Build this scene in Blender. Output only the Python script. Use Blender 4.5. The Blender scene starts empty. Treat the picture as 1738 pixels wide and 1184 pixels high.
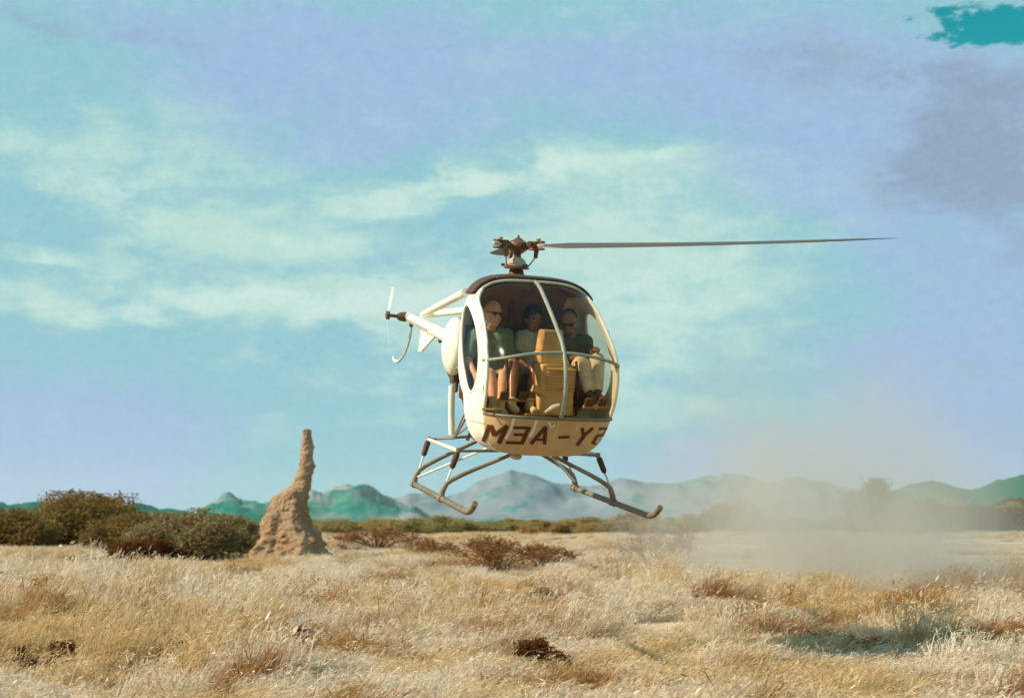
import bpy, bmesh, math, random
import numpy as np
from mathutils import Vector, Matrix, noise
from mathutils.bvhtree import BVHTree
random.seed(7); rng = np.random.default_rng(7)
R = math.radians
SC = bpy.context.scene
COL = SC.collection

# ------------------------------------------------------------------ camera
CAMH = 1.6
FPX, CX, CY, HZ = 2414., 869., 592., 885.          # photo pixels; horizon row HZ
PIT = math.atan((HZ - CY) / FPX)
cd = bpy.data.cameras.new('camera'); cam = bpy.data.objects.new('camera', cd); COL.objects.link(cam)
cd.sensor_width = 36; cd.lens = 36 * FPX / 1738; cd.clip_start = .1; cd.clip_end = 60000
cam.location = (0, 0, CAMH); cam.rotation_euler = (math.pi / 2 + PIT, 0, 0)
cd.dof.use_dof = True; cd.dof.focus_distance = 15.2; cd.dof.aperture_fstop = 1.9
SC.camera = cam

# ------------------------------------------------------------------ light
SUN_EL, SUN_A = 36., 16.                            # sun: from the left, a little towards the camera
sd = Vector((-math.cos(R(SUN_A)) * math.cos(R(SUN_EL)), -math.sin(R(SUN_A)) * math.cos(R(SUN_EL)), math.sin(R(SUN_EL))))
sl = bpy.data.lights.new('sun', 'SUN'); sun = bpy.data.objects.new('sun', sl); COL.objects.link(sun)
sl.energy = 5.0; sl.angle = R(.6); sl.color = (1, .86, .64)
sun.rotation_euler = (-sd).to_track_quat('-Z', 'Y').to_euler(); sun.location = (-20, -5, 30)
SC.view_settings.view_transform = 'Standard'; SC.view_settings.look = 'None'
SC.view_settings.exposure = .38; SC.view_settings.gamma = 1
SC.cycles.use_denoising = True
SC.cycles.max_bounces = 8; SC.cycles.transparent_max_bounces = 24; SC.cycles.volume_bounces = 1
SC.cycles.volume_step_rate = 1.0; SC.cycles.caustics_reflective = False; SC.cycles.caustics_refractive = False

class NT:
    """small node helper"""
    def __init__(s, nt): s.nt = nt; s.n = nt.nodes; s.l = nt.links
    def new(s, t, **k):
        n = s.n.new(t)
        for a, v in k.items(): setattr(n, a, v)
        return n
    def put(s, sock, v):
        if hasattr(v, 'is_output') or isinstance(v, bpy.types.NodeSocket): s.l.new(v, sock)
        else: sock.default_value = v
    def m(s, op, a, b=0., c=None, clamp=False):
        n = s.new('ShaderNodeMath', operation=op); n.use_clamp = clamp
        s.put(n.inputs[0], a); s.put(n.inputs[1], b)
        if c is not None: s.put(n.inputs[2], c)
        return n.outputs[0]
    def noise(s, vec, scale, detail=4, rough=.55, out='Fac'):
        n = s.new('ShaderNodeTexNoise'); n.inputs['Scale'].default_value = scale
        n.inputs['Detail'].default_value = detail; n.inputs['Roughness'].default_value = rough
        if vec is not None: s.l.new(vec, n.inputs['Vector'])
        return n.outputs[out]
    def mix(s, f, a, b):
        n = s.new('ShaderNodeMix', data_type='RGBA'); s.put(n.inputs[0], f)
        s.put(n.inputs[6], a if not isinstance(a, tuple) else (*a, 1)); s.put(n.inputs[7], b if not isinstance(b, tuple) else (*b, 1))
        return n.outputs[2]
    def ramp(s, f, a, b):
        n = s.new('ShaderNodeMapRange', interpolation_type='SMOOTHSTEP'); s.put(n.inputs[0], f)
        n.inputs[1].default_value = a; n.inputs[2].default_value = b
        return n.outputs[0]
    def mapping(s, vec, sc):
        n = s.new('ShaderNodeMapping'); s.l.new(vec, n.inputs[0]); n.inputs['Scale'].default_value = sc
        return n.outputs[0]

# world: Nishita sky behind a broken sheet of cloud, laid out by direction
W = bpy.data.worlds.new('World'); SC.world = W; W.use_nodes = True
w = NT(W.node_tree); w.n.clear()
tc = w.new('ShaderNodeTexCoord'); D = tc.outputs['Generated']
sky = w.new('ShaderNodeTexSky', sky_type='NISHITA'); sky.sun_disc = False
sky.sun_elevation = R(SUN_EL); sky.sun_rotation = R(270 - SUN_A); sky.dust_density = 2
sx = w.new('ShaderNodeSeparateXYZ'); w.l.new(D, sx.inputs[0])
dm = w.mapping(D, (1, 1, 3.2))
nA = w.noise(dm, 3.2, 6, .6); nB = w.noise(w.mapping(D, (1, 1, 2.4)), 9, 7, .62); nC = w.noise(w.mapping(D, (1.3, 1.3, 5)), 2.1, 4)
nD = w.noise(w.mapping(D, (1, 1, 2)), 30, 6, .65)
az = w.m('ADD', w.m('ARCTAN2', sx.outputs[0], sx.outputs[1]), w.m('MULTIPLY', w.m('SUBTRACT', nB, .5), .13))
el = w.m('ADD', w.m('ARCSINE', sx.outputs[2]), w.m('MULTIPLY', w.m('SUBTRACT', nA, .5), .10))
def blob(px, py, rx, ry, v=1.):
    a = math.atan((px - CX) / FPX); e = math.atan((HZ - py) / FPX * math.cos(a))
    q = w.m('ADD', w.m('POWER', w.m('ABSOLUTE', w.m('DIVIDE', w.m('SUBTRACT', az, a), rx / FPX)), 2.), w.m('POWER', w.m('ABSOLUTE', w.m('DIVIDE', w.m('SUBTRACT', el, e), ry / FPX)), 2.))
    return w.m('MULTIPLY', w.m('EXPONENT', w.m('MULTIPLY', q, -1.)), v)
def total(bl):
    o = blob(*bl[0])
    for b in bl[1:]: o = w.m('ADD', o, blob(*b))
    return o
peri = total([(430, 50, 430, 85, .85), (1250, 120, 420, 120, .75), (650, 215, 250, 60, .5), (120, 760, 260, 110, .8), (1650, 640, 220, 330, .85), (1300, 800, 330, 80, .6), (1450, 300, 260, 90, .5)])
pale = total([(780, 300, 75, 28, .9), (620, 325, 80, 26, .6), (940, 280, 60, 35, .8), (1110, 275, 120, 34, .55), (520, 385, 120, 32, .6), (220, 300, 230, 110, .55), (400, 510, 320, 42, .85), (130, 550, 160, 24, .55), (60, 430, 90, 18, .5), (720, 480, 200, 50, .5), (1080, 340, 330, 90, .4), (1200, 480, 300, 90, .42), (990, 600, 280, 160, .42), (600, 640, 260, 60, .3)])
grey = total([(250, 40, 130, 40, .45), (10, 20, 60, 50, .5), (1400, 85, 150, 60, .4), (1680, 260, 120, 110, .85), (1700, 120, 120, 50, .5), (1720, 700, 70, 90, .25), (1730, 420, 60, 60, .3)])
hole = blob(1690, -6, 112, 48, 1.2)
cyan_c = (.275, .560, .640); peri_c = (.335, .495, .735); pale_c = (.49, .735, .67); grey_c = (.27, .375, .52)
f1 = w.ramp(w.m('ADD', w.m('ADD', peri, w.m('MULTIPLY', w.m('SUBTRACT', nC, .5), 1.0)), w.m('ADD', w.m('MULTIPLY', w.m('SUBTRACT', nB, .5), .75), w.m('MULTIPLY', w.m('SUBTRACT', nD, .5), .35))), .10, .60)
c = w.mix(f1, cyan_c, peri_c)
f2 = w.m('MULTIPLY', w.ramp(w.m('ADD', w.m('ADD', pale, w.m('MULTIPLY', w.m('SUBTRACT', nA, .5), .8)), w.m('MULTIPLY', w.m('ADD', w.m('SUBTRACT', nB, .5), w.m('MULTIPLY', w.m('SUBTRACT', nD, .5), .55)), 1.7)), .05, .72), w.m('SUBTRACT', 1., w.m('MULTIPLY', f1, .5)))
c = w.mix(f2, c, pale_c)
f2b = w.ramp(w.m('ADD', pale, w.m('MULTIPLY', w.m('SUBTRACT', nD, .5), 1.6)), .42, 1.0)
c = w.mix(w.m('MULTIPLY', f2b, .8), c, (.62, .82, .76))
f3 = w.ramp(w.m('ADD', w.m('ADD', grey, w.m('MULTIPLY', w.m('SUBTRACT', nB, .5), 1.0)), w.m('MULTIPLY', w.m('SUBTRACT', nD, .5), .6)), .12, .75)
c = w.mix(f3, c, grey_c)
c = w.mix(w.m('MULTIPLY', w.m('ABSOLUTE', w.m('SUBTRACT', nD, .5)), .8), c, (.46, .62, .70))
nG = w.noise(w.mapping(D, (1, 1, 1.6)), 150, 4, .7)
hs = w.new('ShaderNodeHueSaturation'); w.l.new(c, hs.inputs['Color']); w.l.new(w.m('ADD', .90, w.m('MULTIPLY', nG, .20)), hs.inputs['Value']); c = hs.outputs[0]
# gap in the cloud: the clear sky itself, teal on the film
tint = w.new('ShaderNodeMix', data_type='RGBA', blend_type='MULTIPLY'); tint.inputs[0].default_value = 1
w.l.new(sky.outputs[0], tint.inputs[6]); tint.inputs[7].default_value = (.0, .128, .098, 1)
f4 = w.ramp(w.m('ADD', w.m('ADD', hole, w.m('MULTIPLY', w.m('SUBTRACT', nB, .5), 1.0)), w.m('MULTIPLY', w.m('SUBTRACT', nD, .5), 1.1)), .48, .66)
c = w.mix(f4, c, tint.outputs[2])
bg = w.new('ShaderNodeBackground'); w.l.new(c, bg.inputs[0]); bg.inputs[1].default_value = .77
wo = w.new('ShaderNodeOutputWorld'); w.l.new(bg.outputs[0], wo.inputs[0])

# ------------------------------------------------------------------ materials
MATS = {}
def mat(name, col, rough=.6, col2=None, scale=8, metal=0, bump=0, bscale=40, spec=.4, trans=0, detail=5):
    if name in MATS: return MATS[name]
    m = bpy.data.materials.new(name); m.use_nodes = True; t = NT(m.node_tree)
    b = t.n['Principled BSDF']; b.inputs['Roughness'].default_value = rough; b.inputs['Metallic'].default_value = metal
    b.inputs['Specular IOR Level'].default_value = spec
    g = t.new('ShaderNodeNewGeometry'); tc_ = t.new('ShaderNodeTexCoord')
    vec = tc_.outputs['Object']
    c2 = col2 or tuple(x * .82 for x in col)
    f = t.ramp(t.noise(vec, scale, detail), .35, .68)
    t.l.new(t.mix(f, col, c2), b.inputs['Base Color'])
    if bump:
        bn = t.new('ShaderNodeBump'); bn.inputs['Strength'].default_value = bump; bn.inputs['Distance'].default_value = .02
        t.l.new(t.noise(vec, bscale, 6), bn.inputs['Height']); t.l.new(bn.outputs[0], b.inputs['Normal'])
    MATS[name] = m; return m
def foliage(name, cols, wscale=.5, transl=.35):
    """leaf stuff: colour by per-face random attribute and by slow noise over the ground"""
    m = bpy.data.materials.new(name); m.use_nodes = True; t = NT(m.node_tree); t.n.clear()
    at = t.new('ShaderNodeAttribute'); at.attribute_name = 'rnd'
    g = t.new('ShaderNodeNewGeometry')
    n1 = t.noise(g.outputs['Position'], wscale, 4, .6)
    c = t.mix(at.outputs['Fac'], cols[0], cols[1])
    c = t.mix(t.ramp(n1, .38, .62), c, t.mix(at.outputs['Fac'], cols[2], cols[3]))
    d = t.new('ShaderNodeBsdfDiffuse'); tr = t.new('ShaderNodeBsdfTranslucent'); mx = t.new('ShaderNodeMixShader')
    mx.inputs[0].default_value = transl
    t.l.new(c, d.inputs[0]); t.l.new(c, tr.inputs[0]); t.l.new(d.outputs[0], mx.inputs[1]); t.l.new(tr.outputs[0], mx.inputs[2])
    o = t.new('ShaderNodeOutputMaterial'); t.l.new(mx.outputs[0], o.inputs[0])
    return m
def glass(name, tintc, refl=1.):
    m = bpy.data.materials.new(name); m.use_nodes = True; t = NT(m.node_tree); t.n.clear()
    tr = t.new('ShaderNodeBsdfTransparent'); tr.inputs[0].default_value = (*tintc, 1)
    gl = t.new('ShaderNodeBsdfGlossy'); gl.inputs['Roughness'].default_value = .19; gl.inputs[0].default_value = (.9, .95, 1, 1)
    fr = t.new('ShaderNodeFresnel'); fr.inputs[0].default_value = 1.45
    mx = t.new('ShaderNodeMixShader'); t.l.new(t.m('MULTIPLY', fr.outputs[0], refl), mx.inputs[0])
    t.l.new(tr.outputs[0], mx.inputs[1]); t.l.new(gl.outputs[0], mx.inputs[2])
    o = t.new('ShaderNodeOutputMaterial'); t.l.new(mx.outputs[0], o.inputs[0])
    return m
white = mat('white_paint', (.85, .84, .72), .40, (.74, .70, .57), 5, detail=9)
nose_shade = mat('painted_shade_tan', (.56, .40, .215), .38, (.48, .33, .165), 4)  # tan stands in for the shaded front of the white hull
letter = mat('letter_paint', (.085, .022, .008), .5)
tubem = mat('tube_metal', (.24, .20, .135), .5, (.17, .13, .08), 6)
skidm = mat('skid_metal', (.20, .16, .105), .5, (.13, .095, .055), 9)
rubber = mat('boot_rubber', (.075, .028, .012), .7)
hubm = mat('hub_metal', (.17, .085, .038), .45, (.09, .04, .018), 14, metal=.2)
platem = mat('plate_metal', (.50, .42, .30), .4, (.34, .25, .16), 14)
bladem = mat('blade_paint', (.085, .062, .052), .5, (.075, .066, .066), 2)
roofm = mat('roof_paint', (.085, .032, .014), .45, (.06, .022, .01), 4)
lining = mat('cabin_lining', (.32, .165, .065), .9, (.22, .105, .04), 5)
framem = mat('frame_metal', (.25, .28, .22), .45, (.20, .22, .17), 6)
consolem = mat('console_paint', (.60, .37, .15), .5, (.46, .27, .10), 7)
slotm = mat('slot_dark', (.10, .045, .015), .8)
seatm = mat('seat_fabric', (.06, .028, .014), .95)
yellowm = mat('yellow_paint', (.46, .27, .08), .5)
exhm = mat('exhaust_metal', (.13, .06, .025), .6, (.07, .03, .012), 12)
wind_gl = glass('windshield_glass', (.95, .87, .72), .36)
door_gl = glass('door_glass', (.97, .98, .97), .3)
skinp = mat('skin_pale', (.60, .30, .18), .6, (.52, .24, .14), 9)
skind = mat('skin_dark', (.22, .09, .04), .38, (.17, .065, .028), 9)
hairw = mat('hair_white', (.55, .49, .40), .9)
hairk = mat('hair_black', (.02, .010, .006), .9)
shirtg = mat('shirt_green', (.15, .185, .12), .9, (.09, .125, .08), 9, bump=.6, bscale=14)
shirto = mat('shirt_olive', (.085, .07, .026), .9, bump=.6, bscale=14)
shirtw = mat('shirt_white', (.38, .36, .29), .9, (.27, .24, .18), 8, bump=.6, bscale=14)
trousw = mat('trousers_white', (.62, .54, .41), .9, (.50, .42, .30), 8, bump=.7, bscale=12)
shortk = mat('shorts_khaki', (.20, .19, .13), .9)
bootm = mat('boot_leather', (.07, .035, .015), .6)
shoem = mat('shoe_canvas', (.55, .42, .22), .8)
strapm = mat('strap_web', (.24, .075, .035), .8)
lens_m = mat('dark_lens', (.015, .01, .008), .2)

# ------------------------------------------------------------------ mesh helpers
class MB:
    def __init__(s): s.v = []; s.f = []
    def add(s, vs, fs):
        k = len(s.v); s.v += [tuple(x) for x in vs]; s.f += [tuple(i + k for i in f) for f in fs]; return s
    def box(s, c, d, rot=None, taper=1.):
        M_ = rot or Matrix.Identity(3); c = Vector(c); vs = []
        for z in (-1, 1):
            k = taper if z > 0 else 1
            for a, b in ((-1, -1), (1, -1), (1, 1), (-1, 1)): vs.append(c + M_ @ Vector((a * d[0] / 2 * k, b * d[1] / 2 * k, z * d[2] / 2)))
        return s.add(vs, [(3, 2, 1, 0), (4, 5, 6, 7), (0, 1, 5, 4), (1, 2, 6, 5), (2, 3, 7, 6), (3, 0, 4, 7)])
    def tube(s, pts, r, seg=10, smooth=0, flat=None):
        pts = [Vector(p) for p in pts]
        rs = list(r) if hasattr(r, '__len__') else [r] * len(pts)
        for _ in range(smooth):
            np_, nr = [pts[0]], [rs[0]]
            for i in range(len(pts) - 1):
                np_ += [pts[i] * .75 + pts[i + 1] * .25, pts[i] * .25 + pts[i + 1] * .75]
                nr += [rs[i] * .75 + rs[i + 1] * .25, rs[i] * .25 + rs[i + 1] * .75]
            pts = np_ + [pts[-1]]; rs = nr + [rs[-1]]
        n = len(pts); up = None; vs = []; fs = []
        for i in range(n):
            t = (pts[min(i + 1, n - 1)] - pts[max(i - 1, 0)]).normalized()
            if up is None: up = Vector((0, 0, 1)) if abs(t.z) < .9 else Vector((1, 0, 0))
            a = (up - t * up.dot(t)).normalized(); b = t.cross(a); up = a
            for k in range(seg):
                q = 2 * math.pi * k / seg
                vs.append(pts[i] + a * math.cos(q) * rs[i] * (flat or 1) + b * math.sin(q) * rs[i])
        for i in range(n - 1):
            for k in range(seg):
                k2 = (k + 1) % seg; fs.append((i * seg + k, i * seg + k2, (i + 1) * seg + k2, (i + 1) * seg + k))
        fs.append(tuple(range(seg - 1, -1, -1))); fs.append(tuple((n - 1) * seg + k for k in range(seg)))
        return s.add(vs, fs)
    def ell(s, c, r, rot=None, nu=14, nv=10):
        M_ = rot or Matrix.Identity(3); c = Vector(c); vs = []; fs = []
        for j in range(nv + 1):
            p = math.pi * j / nv
            for i in range(nu):
                q = 2 * math.pi * i / nu
                vs.append(c + M_ @ Vector((r[0] * math.sin(p) * math.cos(q), r[1] * math.sin(p) * math.sin(q), r[2] * math.cos(p))))
        for j in range(nv):
            for i in range(nu):
                i2 = (i + 1) % nu; fs.append((j * nu + i, (j + 1) * nu + i, (j + 1) * nu + i2, j * nu + i2))
        return s.add(vs, fs)
    def lathe(s, c, prof, seg=20, axis=None):
        q = Vector((0, 0, 1)).rotation_difference(Vector(axis or (0, 0, 1))).to_matrix(); c = Vector(c); vs = []; fs = []
        for r_, h in prof:
            for k in range(seg):
                a = 2 * math.pi * k / seg; vs.append(c + q @ Vector((r_ * math.cos(a), r_ * math.sin(a), h)))
        for i in range(len(prof) - 1):
            for k in range(seg):
                k2 = (k + 1) % seg; fs.append((i * seg + k, i * seg + k2, (i + 1) * seg + k2, (i + 1) * seg + k))
        fs.append(tuple(range(seg - 1, -1, -1))); fs.append(tuple((len(prof) - 1) * seg + k for k in range(seg)))
        return s.add(vs, fs)
    def build(s, name, m, parent=None, smooth=True, bevel=0):
        me = bpy.data.meshes.new(name); me.from_pydata(s.v, [], s.f); me.materials.append(m)
        if smooth:
            me.polygons.foreach_set('use_smooth', [True] * len(me.polygons))
            if smooth != 'all': me.set_sharp_from_angle(angle=R(40))
        o = bpy.data.objects.new(name, me); COL.objects.link(o); o.parent = parent
        if bevel:
            b = o.modifiers.new('bevel', 'BEVEL'); b.width = bevel; b.segments = 2; b.limit_method = 'ANGLE'
        return o
def tag(o, label, cat=None, group=None, kind=None):
    if label: o['label'] = label
    if cat: o['category'] = cat
    if group: o['group'] = group
    if kind: o['kind'] = kind
    return o
def ground_at(px, py):
    """point of the level ground seen at a pixel of the photograph"""
    a = (px - CX) / FPX; b = (CY - py) / FPX; d = Vector((a, math.cos(PIT) - b * math.sin(PIT), math.sin(PIT) + b * math.cos(PIT)))
    t = -CAMH / d.z; return Vector((d.x * t, d.y * t, 0))
def along(px, py, y):
    a = (px - CX) / FPX; b = (CY - py) / FPX; d = Vector((a, math.cos(PIT) - b * math.sin(PIT), math.sin(PIT) + b * math.cos(PIT)))
    return Vector((0, 0, CAMH)) + d * (y / d.y)

# ------------------------------------------------------------------ ground
def gh(x, y):
    d = math.hypot(x, y)
    if d > 420: return 0.
    k = min(1, d / 8) * max(0, 1 - d / 420)
    return k * (.16 * noise.noise(Vector((x * .09, y * .09, 3.1))) + .07 * noise.noise(Vector((x * .34, y * .34, 9.))))
rings = [0.] + list(np.geomspace(1.2, 30000, 190)); NA = 300
gv = [(0, 0, 0)]; gf = []
for r_ in rings[1:]:
    for k in range(NA):
        a = 2 * math.pi * k / NA; x, y = r_ * math.cos(a), r_ * math.sin(a); gv.append((x, y, gh(x, y)))
for k in range(NA): gf.append((0, 1 + k, 1 + (k + 1) % NA))
for i in range(len(rings) - 2):
    for k in range(NA):
        k2 = (k + 1) % NA; gf.append((1 + i * NA + k, 1 + (i + 1) * NA + k, 1 + (i + 1) * NA + k2, 1 + i * NA + k2))
gm = bpy.data.materials.new('dry_soil'); gm.use_nodes = True; t = NT(gm.node_tree); b = t.n['Principled BSDF']
g = t.new('ShaderNodeNewGeometry'); P_ = g.outputs['Position']
c = t.mix(t.ramp(t.noise(P_, .22, 6, .6), .35, .65), (.50, .37, .235), (.66, .56, .44))
c = t.mix(t.ramp(t.noise(P_, .05, 5, .6), .52, .74), c, (.36, .21, .105))
c = t.mix(t.m('MULTIPLY', t.ramp(t.noise(P_, 6, 6, .7), .4, .7), .5), c, (.25, .15, .07))
t.l.new(c, b.inputs['Base Color']); b.inputs['Roughness'].default_value = 1; b.inputs['Specular IOR Level'].default_value = .1
bn = t.new('ShaderNodeBump'); bn.inputs['Strength'].default_value = .6; bn.inputs['Distance'].default_value = .05
t.l.new(t.noise(P_, 9, 7, .7), bn.inputs['Height']); t.l.new(bn.outputs[0], b.inputs['Normal'])
gmb = MB(); gmb.v = gv; gmb.f = gf
ground = gmb.build('ground', gm, smooth='all'); tag(ground, 'dry sandy plain under the blond grass', kind='structure')

# ------------------------------------------------------------------ hills
def ridge(name, pts, dist, depth, m, label, seed, rough=1.):
    pts = sorted(pts); px = np.array([p_[0] for p_ in pts], float); pz = np.array([HZ - p_[1] for p_ in pts], float)
    n1, n2 = 240, 44; lo, hi = px[0], px[-1]; vs = []; fs = []
    for i in range(n1 + 1):
        q = lo + (hi - lo) * i / n1
        # smooth interpolation of the skyline
        k = np.exp(-((px - q) / 26.) ** 2) + 1e-9 * np.exp(-np.abs(px - q) / 60)
        hpx = float(np.interp(q, px, pz)) * .6 + float((k * pz).sum() / k.sum()) * .4
        fade = min(1, (q - lo) / 60., (hi - q) / 60.); fade = fade * fade * (3 - 2 * fade)
        az_ = math.atan((q - CX) / FPX)
        for j in range(n2 + 1):
            s_ = j / n2; y = dist + depth * (s_ - .5)
            prof = max(0., math.sin(math.pi * s_)) ** 1.15
            hh = max(hpx, 0) / FPX * dist * fade * prof
            x = math.tan(az_) * y
            nz = noise.fractal(Vector((x / (dist * .022) + seed, y / (dist * .05), seed)), 1.0, 2.1, 5)
            hh += nz * rough * dist * .0075 * fade * prof * (1 - .75 * math.exp(-((s_ - .5) / .09) ** 2))
            vs.append((x, y, hh - 2 + 1.6 * prof))
    for i in range(n1):
        for j in range(n2):
            a = i * (n2 + 1) + j; fs.append((a, a + n2 + 1, a + n2 + 2, a + 1))
    mb = MB(); mb.v = vs; mb.f = fs; o = mb.build(name, m, smooth='all'); return tag(o, label, kind='structure')
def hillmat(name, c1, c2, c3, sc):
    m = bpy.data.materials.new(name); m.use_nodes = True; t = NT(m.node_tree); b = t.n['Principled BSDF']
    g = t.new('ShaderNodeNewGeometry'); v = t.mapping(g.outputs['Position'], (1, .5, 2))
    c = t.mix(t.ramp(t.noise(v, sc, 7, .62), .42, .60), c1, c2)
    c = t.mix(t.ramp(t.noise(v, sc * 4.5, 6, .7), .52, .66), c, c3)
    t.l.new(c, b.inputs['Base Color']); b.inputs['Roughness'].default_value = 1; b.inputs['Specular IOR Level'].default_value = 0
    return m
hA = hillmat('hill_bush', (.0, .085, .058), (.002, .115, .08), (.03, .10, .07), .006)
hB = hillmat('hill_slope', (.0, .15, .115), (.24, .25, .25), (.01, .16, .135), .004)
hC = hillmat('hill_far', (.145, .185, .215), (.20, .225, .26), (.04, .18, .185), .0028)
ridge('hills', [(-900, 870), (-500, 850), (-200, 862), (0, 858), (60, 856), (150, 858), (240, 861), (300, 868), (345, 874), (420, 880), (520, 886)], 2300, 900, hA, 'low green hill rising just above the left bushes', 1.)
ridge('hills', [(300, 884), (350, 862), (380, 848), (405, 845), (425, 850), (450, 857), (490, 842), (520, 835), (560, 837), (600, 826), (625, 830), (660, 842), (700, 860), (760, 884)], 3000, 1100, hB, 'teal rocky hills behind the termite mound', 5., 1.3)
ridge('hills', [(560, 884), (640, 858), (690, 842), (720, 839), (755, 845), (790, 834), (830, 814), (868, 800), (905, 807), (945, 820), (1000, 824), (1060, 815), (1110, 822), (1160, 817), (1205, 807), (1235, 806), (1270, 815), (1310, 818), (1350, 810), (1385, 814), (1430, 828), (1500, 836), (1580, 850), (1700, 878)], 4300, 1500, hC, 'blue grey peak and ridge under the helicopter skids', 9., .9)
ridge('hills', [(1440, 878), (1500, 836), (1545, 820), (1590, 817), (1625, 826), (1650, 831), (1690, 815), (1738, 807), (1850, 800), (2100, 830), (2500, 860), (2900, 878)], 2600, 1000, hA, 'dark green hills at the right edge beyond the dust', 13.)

# ------------------------------------------------------------------ helicopter
HX, HY, HZ_ = -.100, 15.528, .352
YAW, PCH, ROL = R(17.736), R(8.614), R(-1.004)
B_ = Matrix(((math.sin(YAW), math.cos(YAW), 0), (-math.cos(YAW), math.sin(YAW), 0), (0, 0, 1)))
Rp = Matrix(((math.cos(PCH), 0, math.sin(PCH)), (0, 1, 0), (-math.sin(PCH), 0, math.cos(PCH))))
Rr = Matrix(((1, 0, 0), (0, math.cos(ROL), -math.sin(ROL)), (0, math.sin(ROL), math.cos(ROL))))
HM = B_ @ Rp @ Rr
HW = Matrix.Translation((HX, HY, HZ_ + CAMH)) @ HM.to_4x4()
heli = bpy.data.objects.new('helicopter', None); COL.objects.link(heli); heli.matrix_world = HW
tag(heli, 'small white bubble canopy helicopter hovering nose down above the grass', 'helicopter')
HI = HW.inverted()
def ray(px, py):
    o = HI @ Vector((0, 0, CAMH)); q = HI @ along(px, py, 10.); return o, (q - o).normalized()
def lp(px, py, ax, val):
    """point in the helicopter's own frame on the plane axis=val seen at a pixel"""
    o, d = ray(px, py); return o + d * ((val - o[ax]) / d[ax])

# cabin shell: a rounded egg given by its side profile and half width
PROF = [(1.79, 1.26), (1.77, 1.04), (1.57, .72), (1.36, .53), (1.12, .495), (.90, .52), (.66, .80), (.27, 1.0), (.06, 1.3), (.03, 1.7), (.06, 2.02), (.22, 2.22), (.62, 2.25), (1.02, 2.06), (1.44, 1.77), (1.69, 1.54)]
PC = (.85, 1.38); HWID = .71
_a = np.array([math.atan2(z - PC[1], x - PC[0]) for x, z in PROF]); _r = np.array([math.hypot(x - PC[0], z - PC[1]) for x, z in PROF])
_o = np.argsort(_a); _a = _a[_o]; _r = _r[_o]
_a = np.concatenate([_a - 2 * np.pi, _a, _a + 2 * np.pi]); _r = np.tile(_r, 3); _m = np.gradient(_r, _a)
def RP(th):
    i = np.clip(np.searchsorted(_a, th) - 1, 0, len(_a) - 2); h = _a[i + 1] - _a[i]; t = (th - _a[i]) / h
    return (2 * t ** 3 - 3 * t ** 2 + 1) * _r[i] + (t ** 3 - 2 * t ** 2 + t) * h * _m[i] + (-2 * t ** 3 + 3 * t ** 2) * _r[i + 1] + (t ** 3 - t ** 2) * h * _m[i + 1]
def NE(th):                                        # squareness of the section, squarer under the rear
    d = np.abs(np.angle(np.exp(1j * (th - R(-100))))); return 3.8 + 2.6 * np.exp(-(d / .33) ** 2)
def SF(th, t, off=0.):
    e = 2 / NE(th); r_ = (RP(th) + off) * np.abs(np.sin(t)) ** e
    return np.stack([PC[0] + r_ * np.cos(th), -(HWID + off) * np.sign(np.cos(t)) * np.abs(np.cos(t)) ** e, PC[1] + r_ * np.sin(th)], -1)
def YO(x, z, off=0.):
    th = math.atan2(z - PC[1], x - PC[0]); n = float(NE(th)); q = math.hypot(x - PC[0], z - PC[1]) / (float(RP(th)) + off)
    return (HWID + off) * max(0., 1 - q ** n) ** (1 / n)
def XO(y, z, off=0.):                              # front surface x for a given y, z
    a, b = PC[0], 2.2
    for _ in range(40):
        m_ = (a + b) / 2
        if YO(m_, z, off) > abs(y): a = m_
        else: b = m_
    return a
DF = [(.905, 1.32), (.94, 1.335), (1.087, 1.396), (1.261, 1.42), (1.433, 1.393), (1.603, 1.284), (1.746, 1.139), (1.892, .964), (2.022, .765), (2.12, .67), (2.4, .66)]
def xdoor(z): return np.interp(z, [p_[0] for p_ in DF], [p_[1] for p_ in DF])
ZS = .905
def zbar(y): return 1.545 - .12 * (y / .7) ** 2
NT_, NP_ = 460, 300
TH, TT = np.meshgrid(np.linspace(-np.pi, np.pi, NT_ + 1), (np.linspace(0, 1, NP_ + 1)) * np.pi, indexing='ij')
def shell(pred, off=0.):
    P = SF(TH, TT, off); Cn = (P[:-1, :-1] + P[1:, :-1] + P[1:, 1:] + P[:-1, 1:]) / 4
    keep = pred(Cn[..., 0], Cn[..., 1], Cn[..., 2])
    idx = np.arange((NT_ + 1) * (NP_ + 1)).reshape(NT_ + 1, NP_ + 1)
    q = np.stack([idx[:-1, :-1], idx[:-1, 1:], idx[1:, 1:], idx[1:, :-1]], -1)[keep]
    u, inv = np.unique(q, return_inverse=True)
    mb = MB(); mb.v = [tuple(x) for x in P.reshape(-1, 3)[u]]; mb.f = [tuple(x) for x in inv.reshape(q.shape)]
    return mb
WPOLY = [(.47, 1.975), (.62, 1.955), (.79, 1.885), (1.005, 1.735), (1.17, 1.54), (1.222, 1.366), (1.165, 1.187), (1.02, 1.075), (.89, 1.10), (.77, 1.20), (.60, 1.397), (.495, 1.576), (.432, 1.76), (.415, 1.89)]
for _ in range(3): WPOLY = [p_ for i in range(len(WPOLY)) for a_, b_ in ((WPOLY[i], WPOLY[(i + 1) % len(WPOLY)]),) for p_ in ((a_[0] * .75 + b_[0] * .25, a_[1] * .75 + b_[1] * .25), (a_[0] * .25 + b_[0] * .75, a_[1] * .25 + b_[1] * .75))]
def is_win(x, y, z):
    ins = np.zeros(np.shape(x), bool)
    for i in range(len(WPOLY)):
        (xa, za), (xb, zb) = WPOLY[i], WPOLY[(i + 1) % len(WPOLY)]
        if za != zb: ins ^= ((za > z) != (zb > z)) & (x < (xb - xa) * (z - za) / (zb - za) + xa)
    return ins
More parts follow.
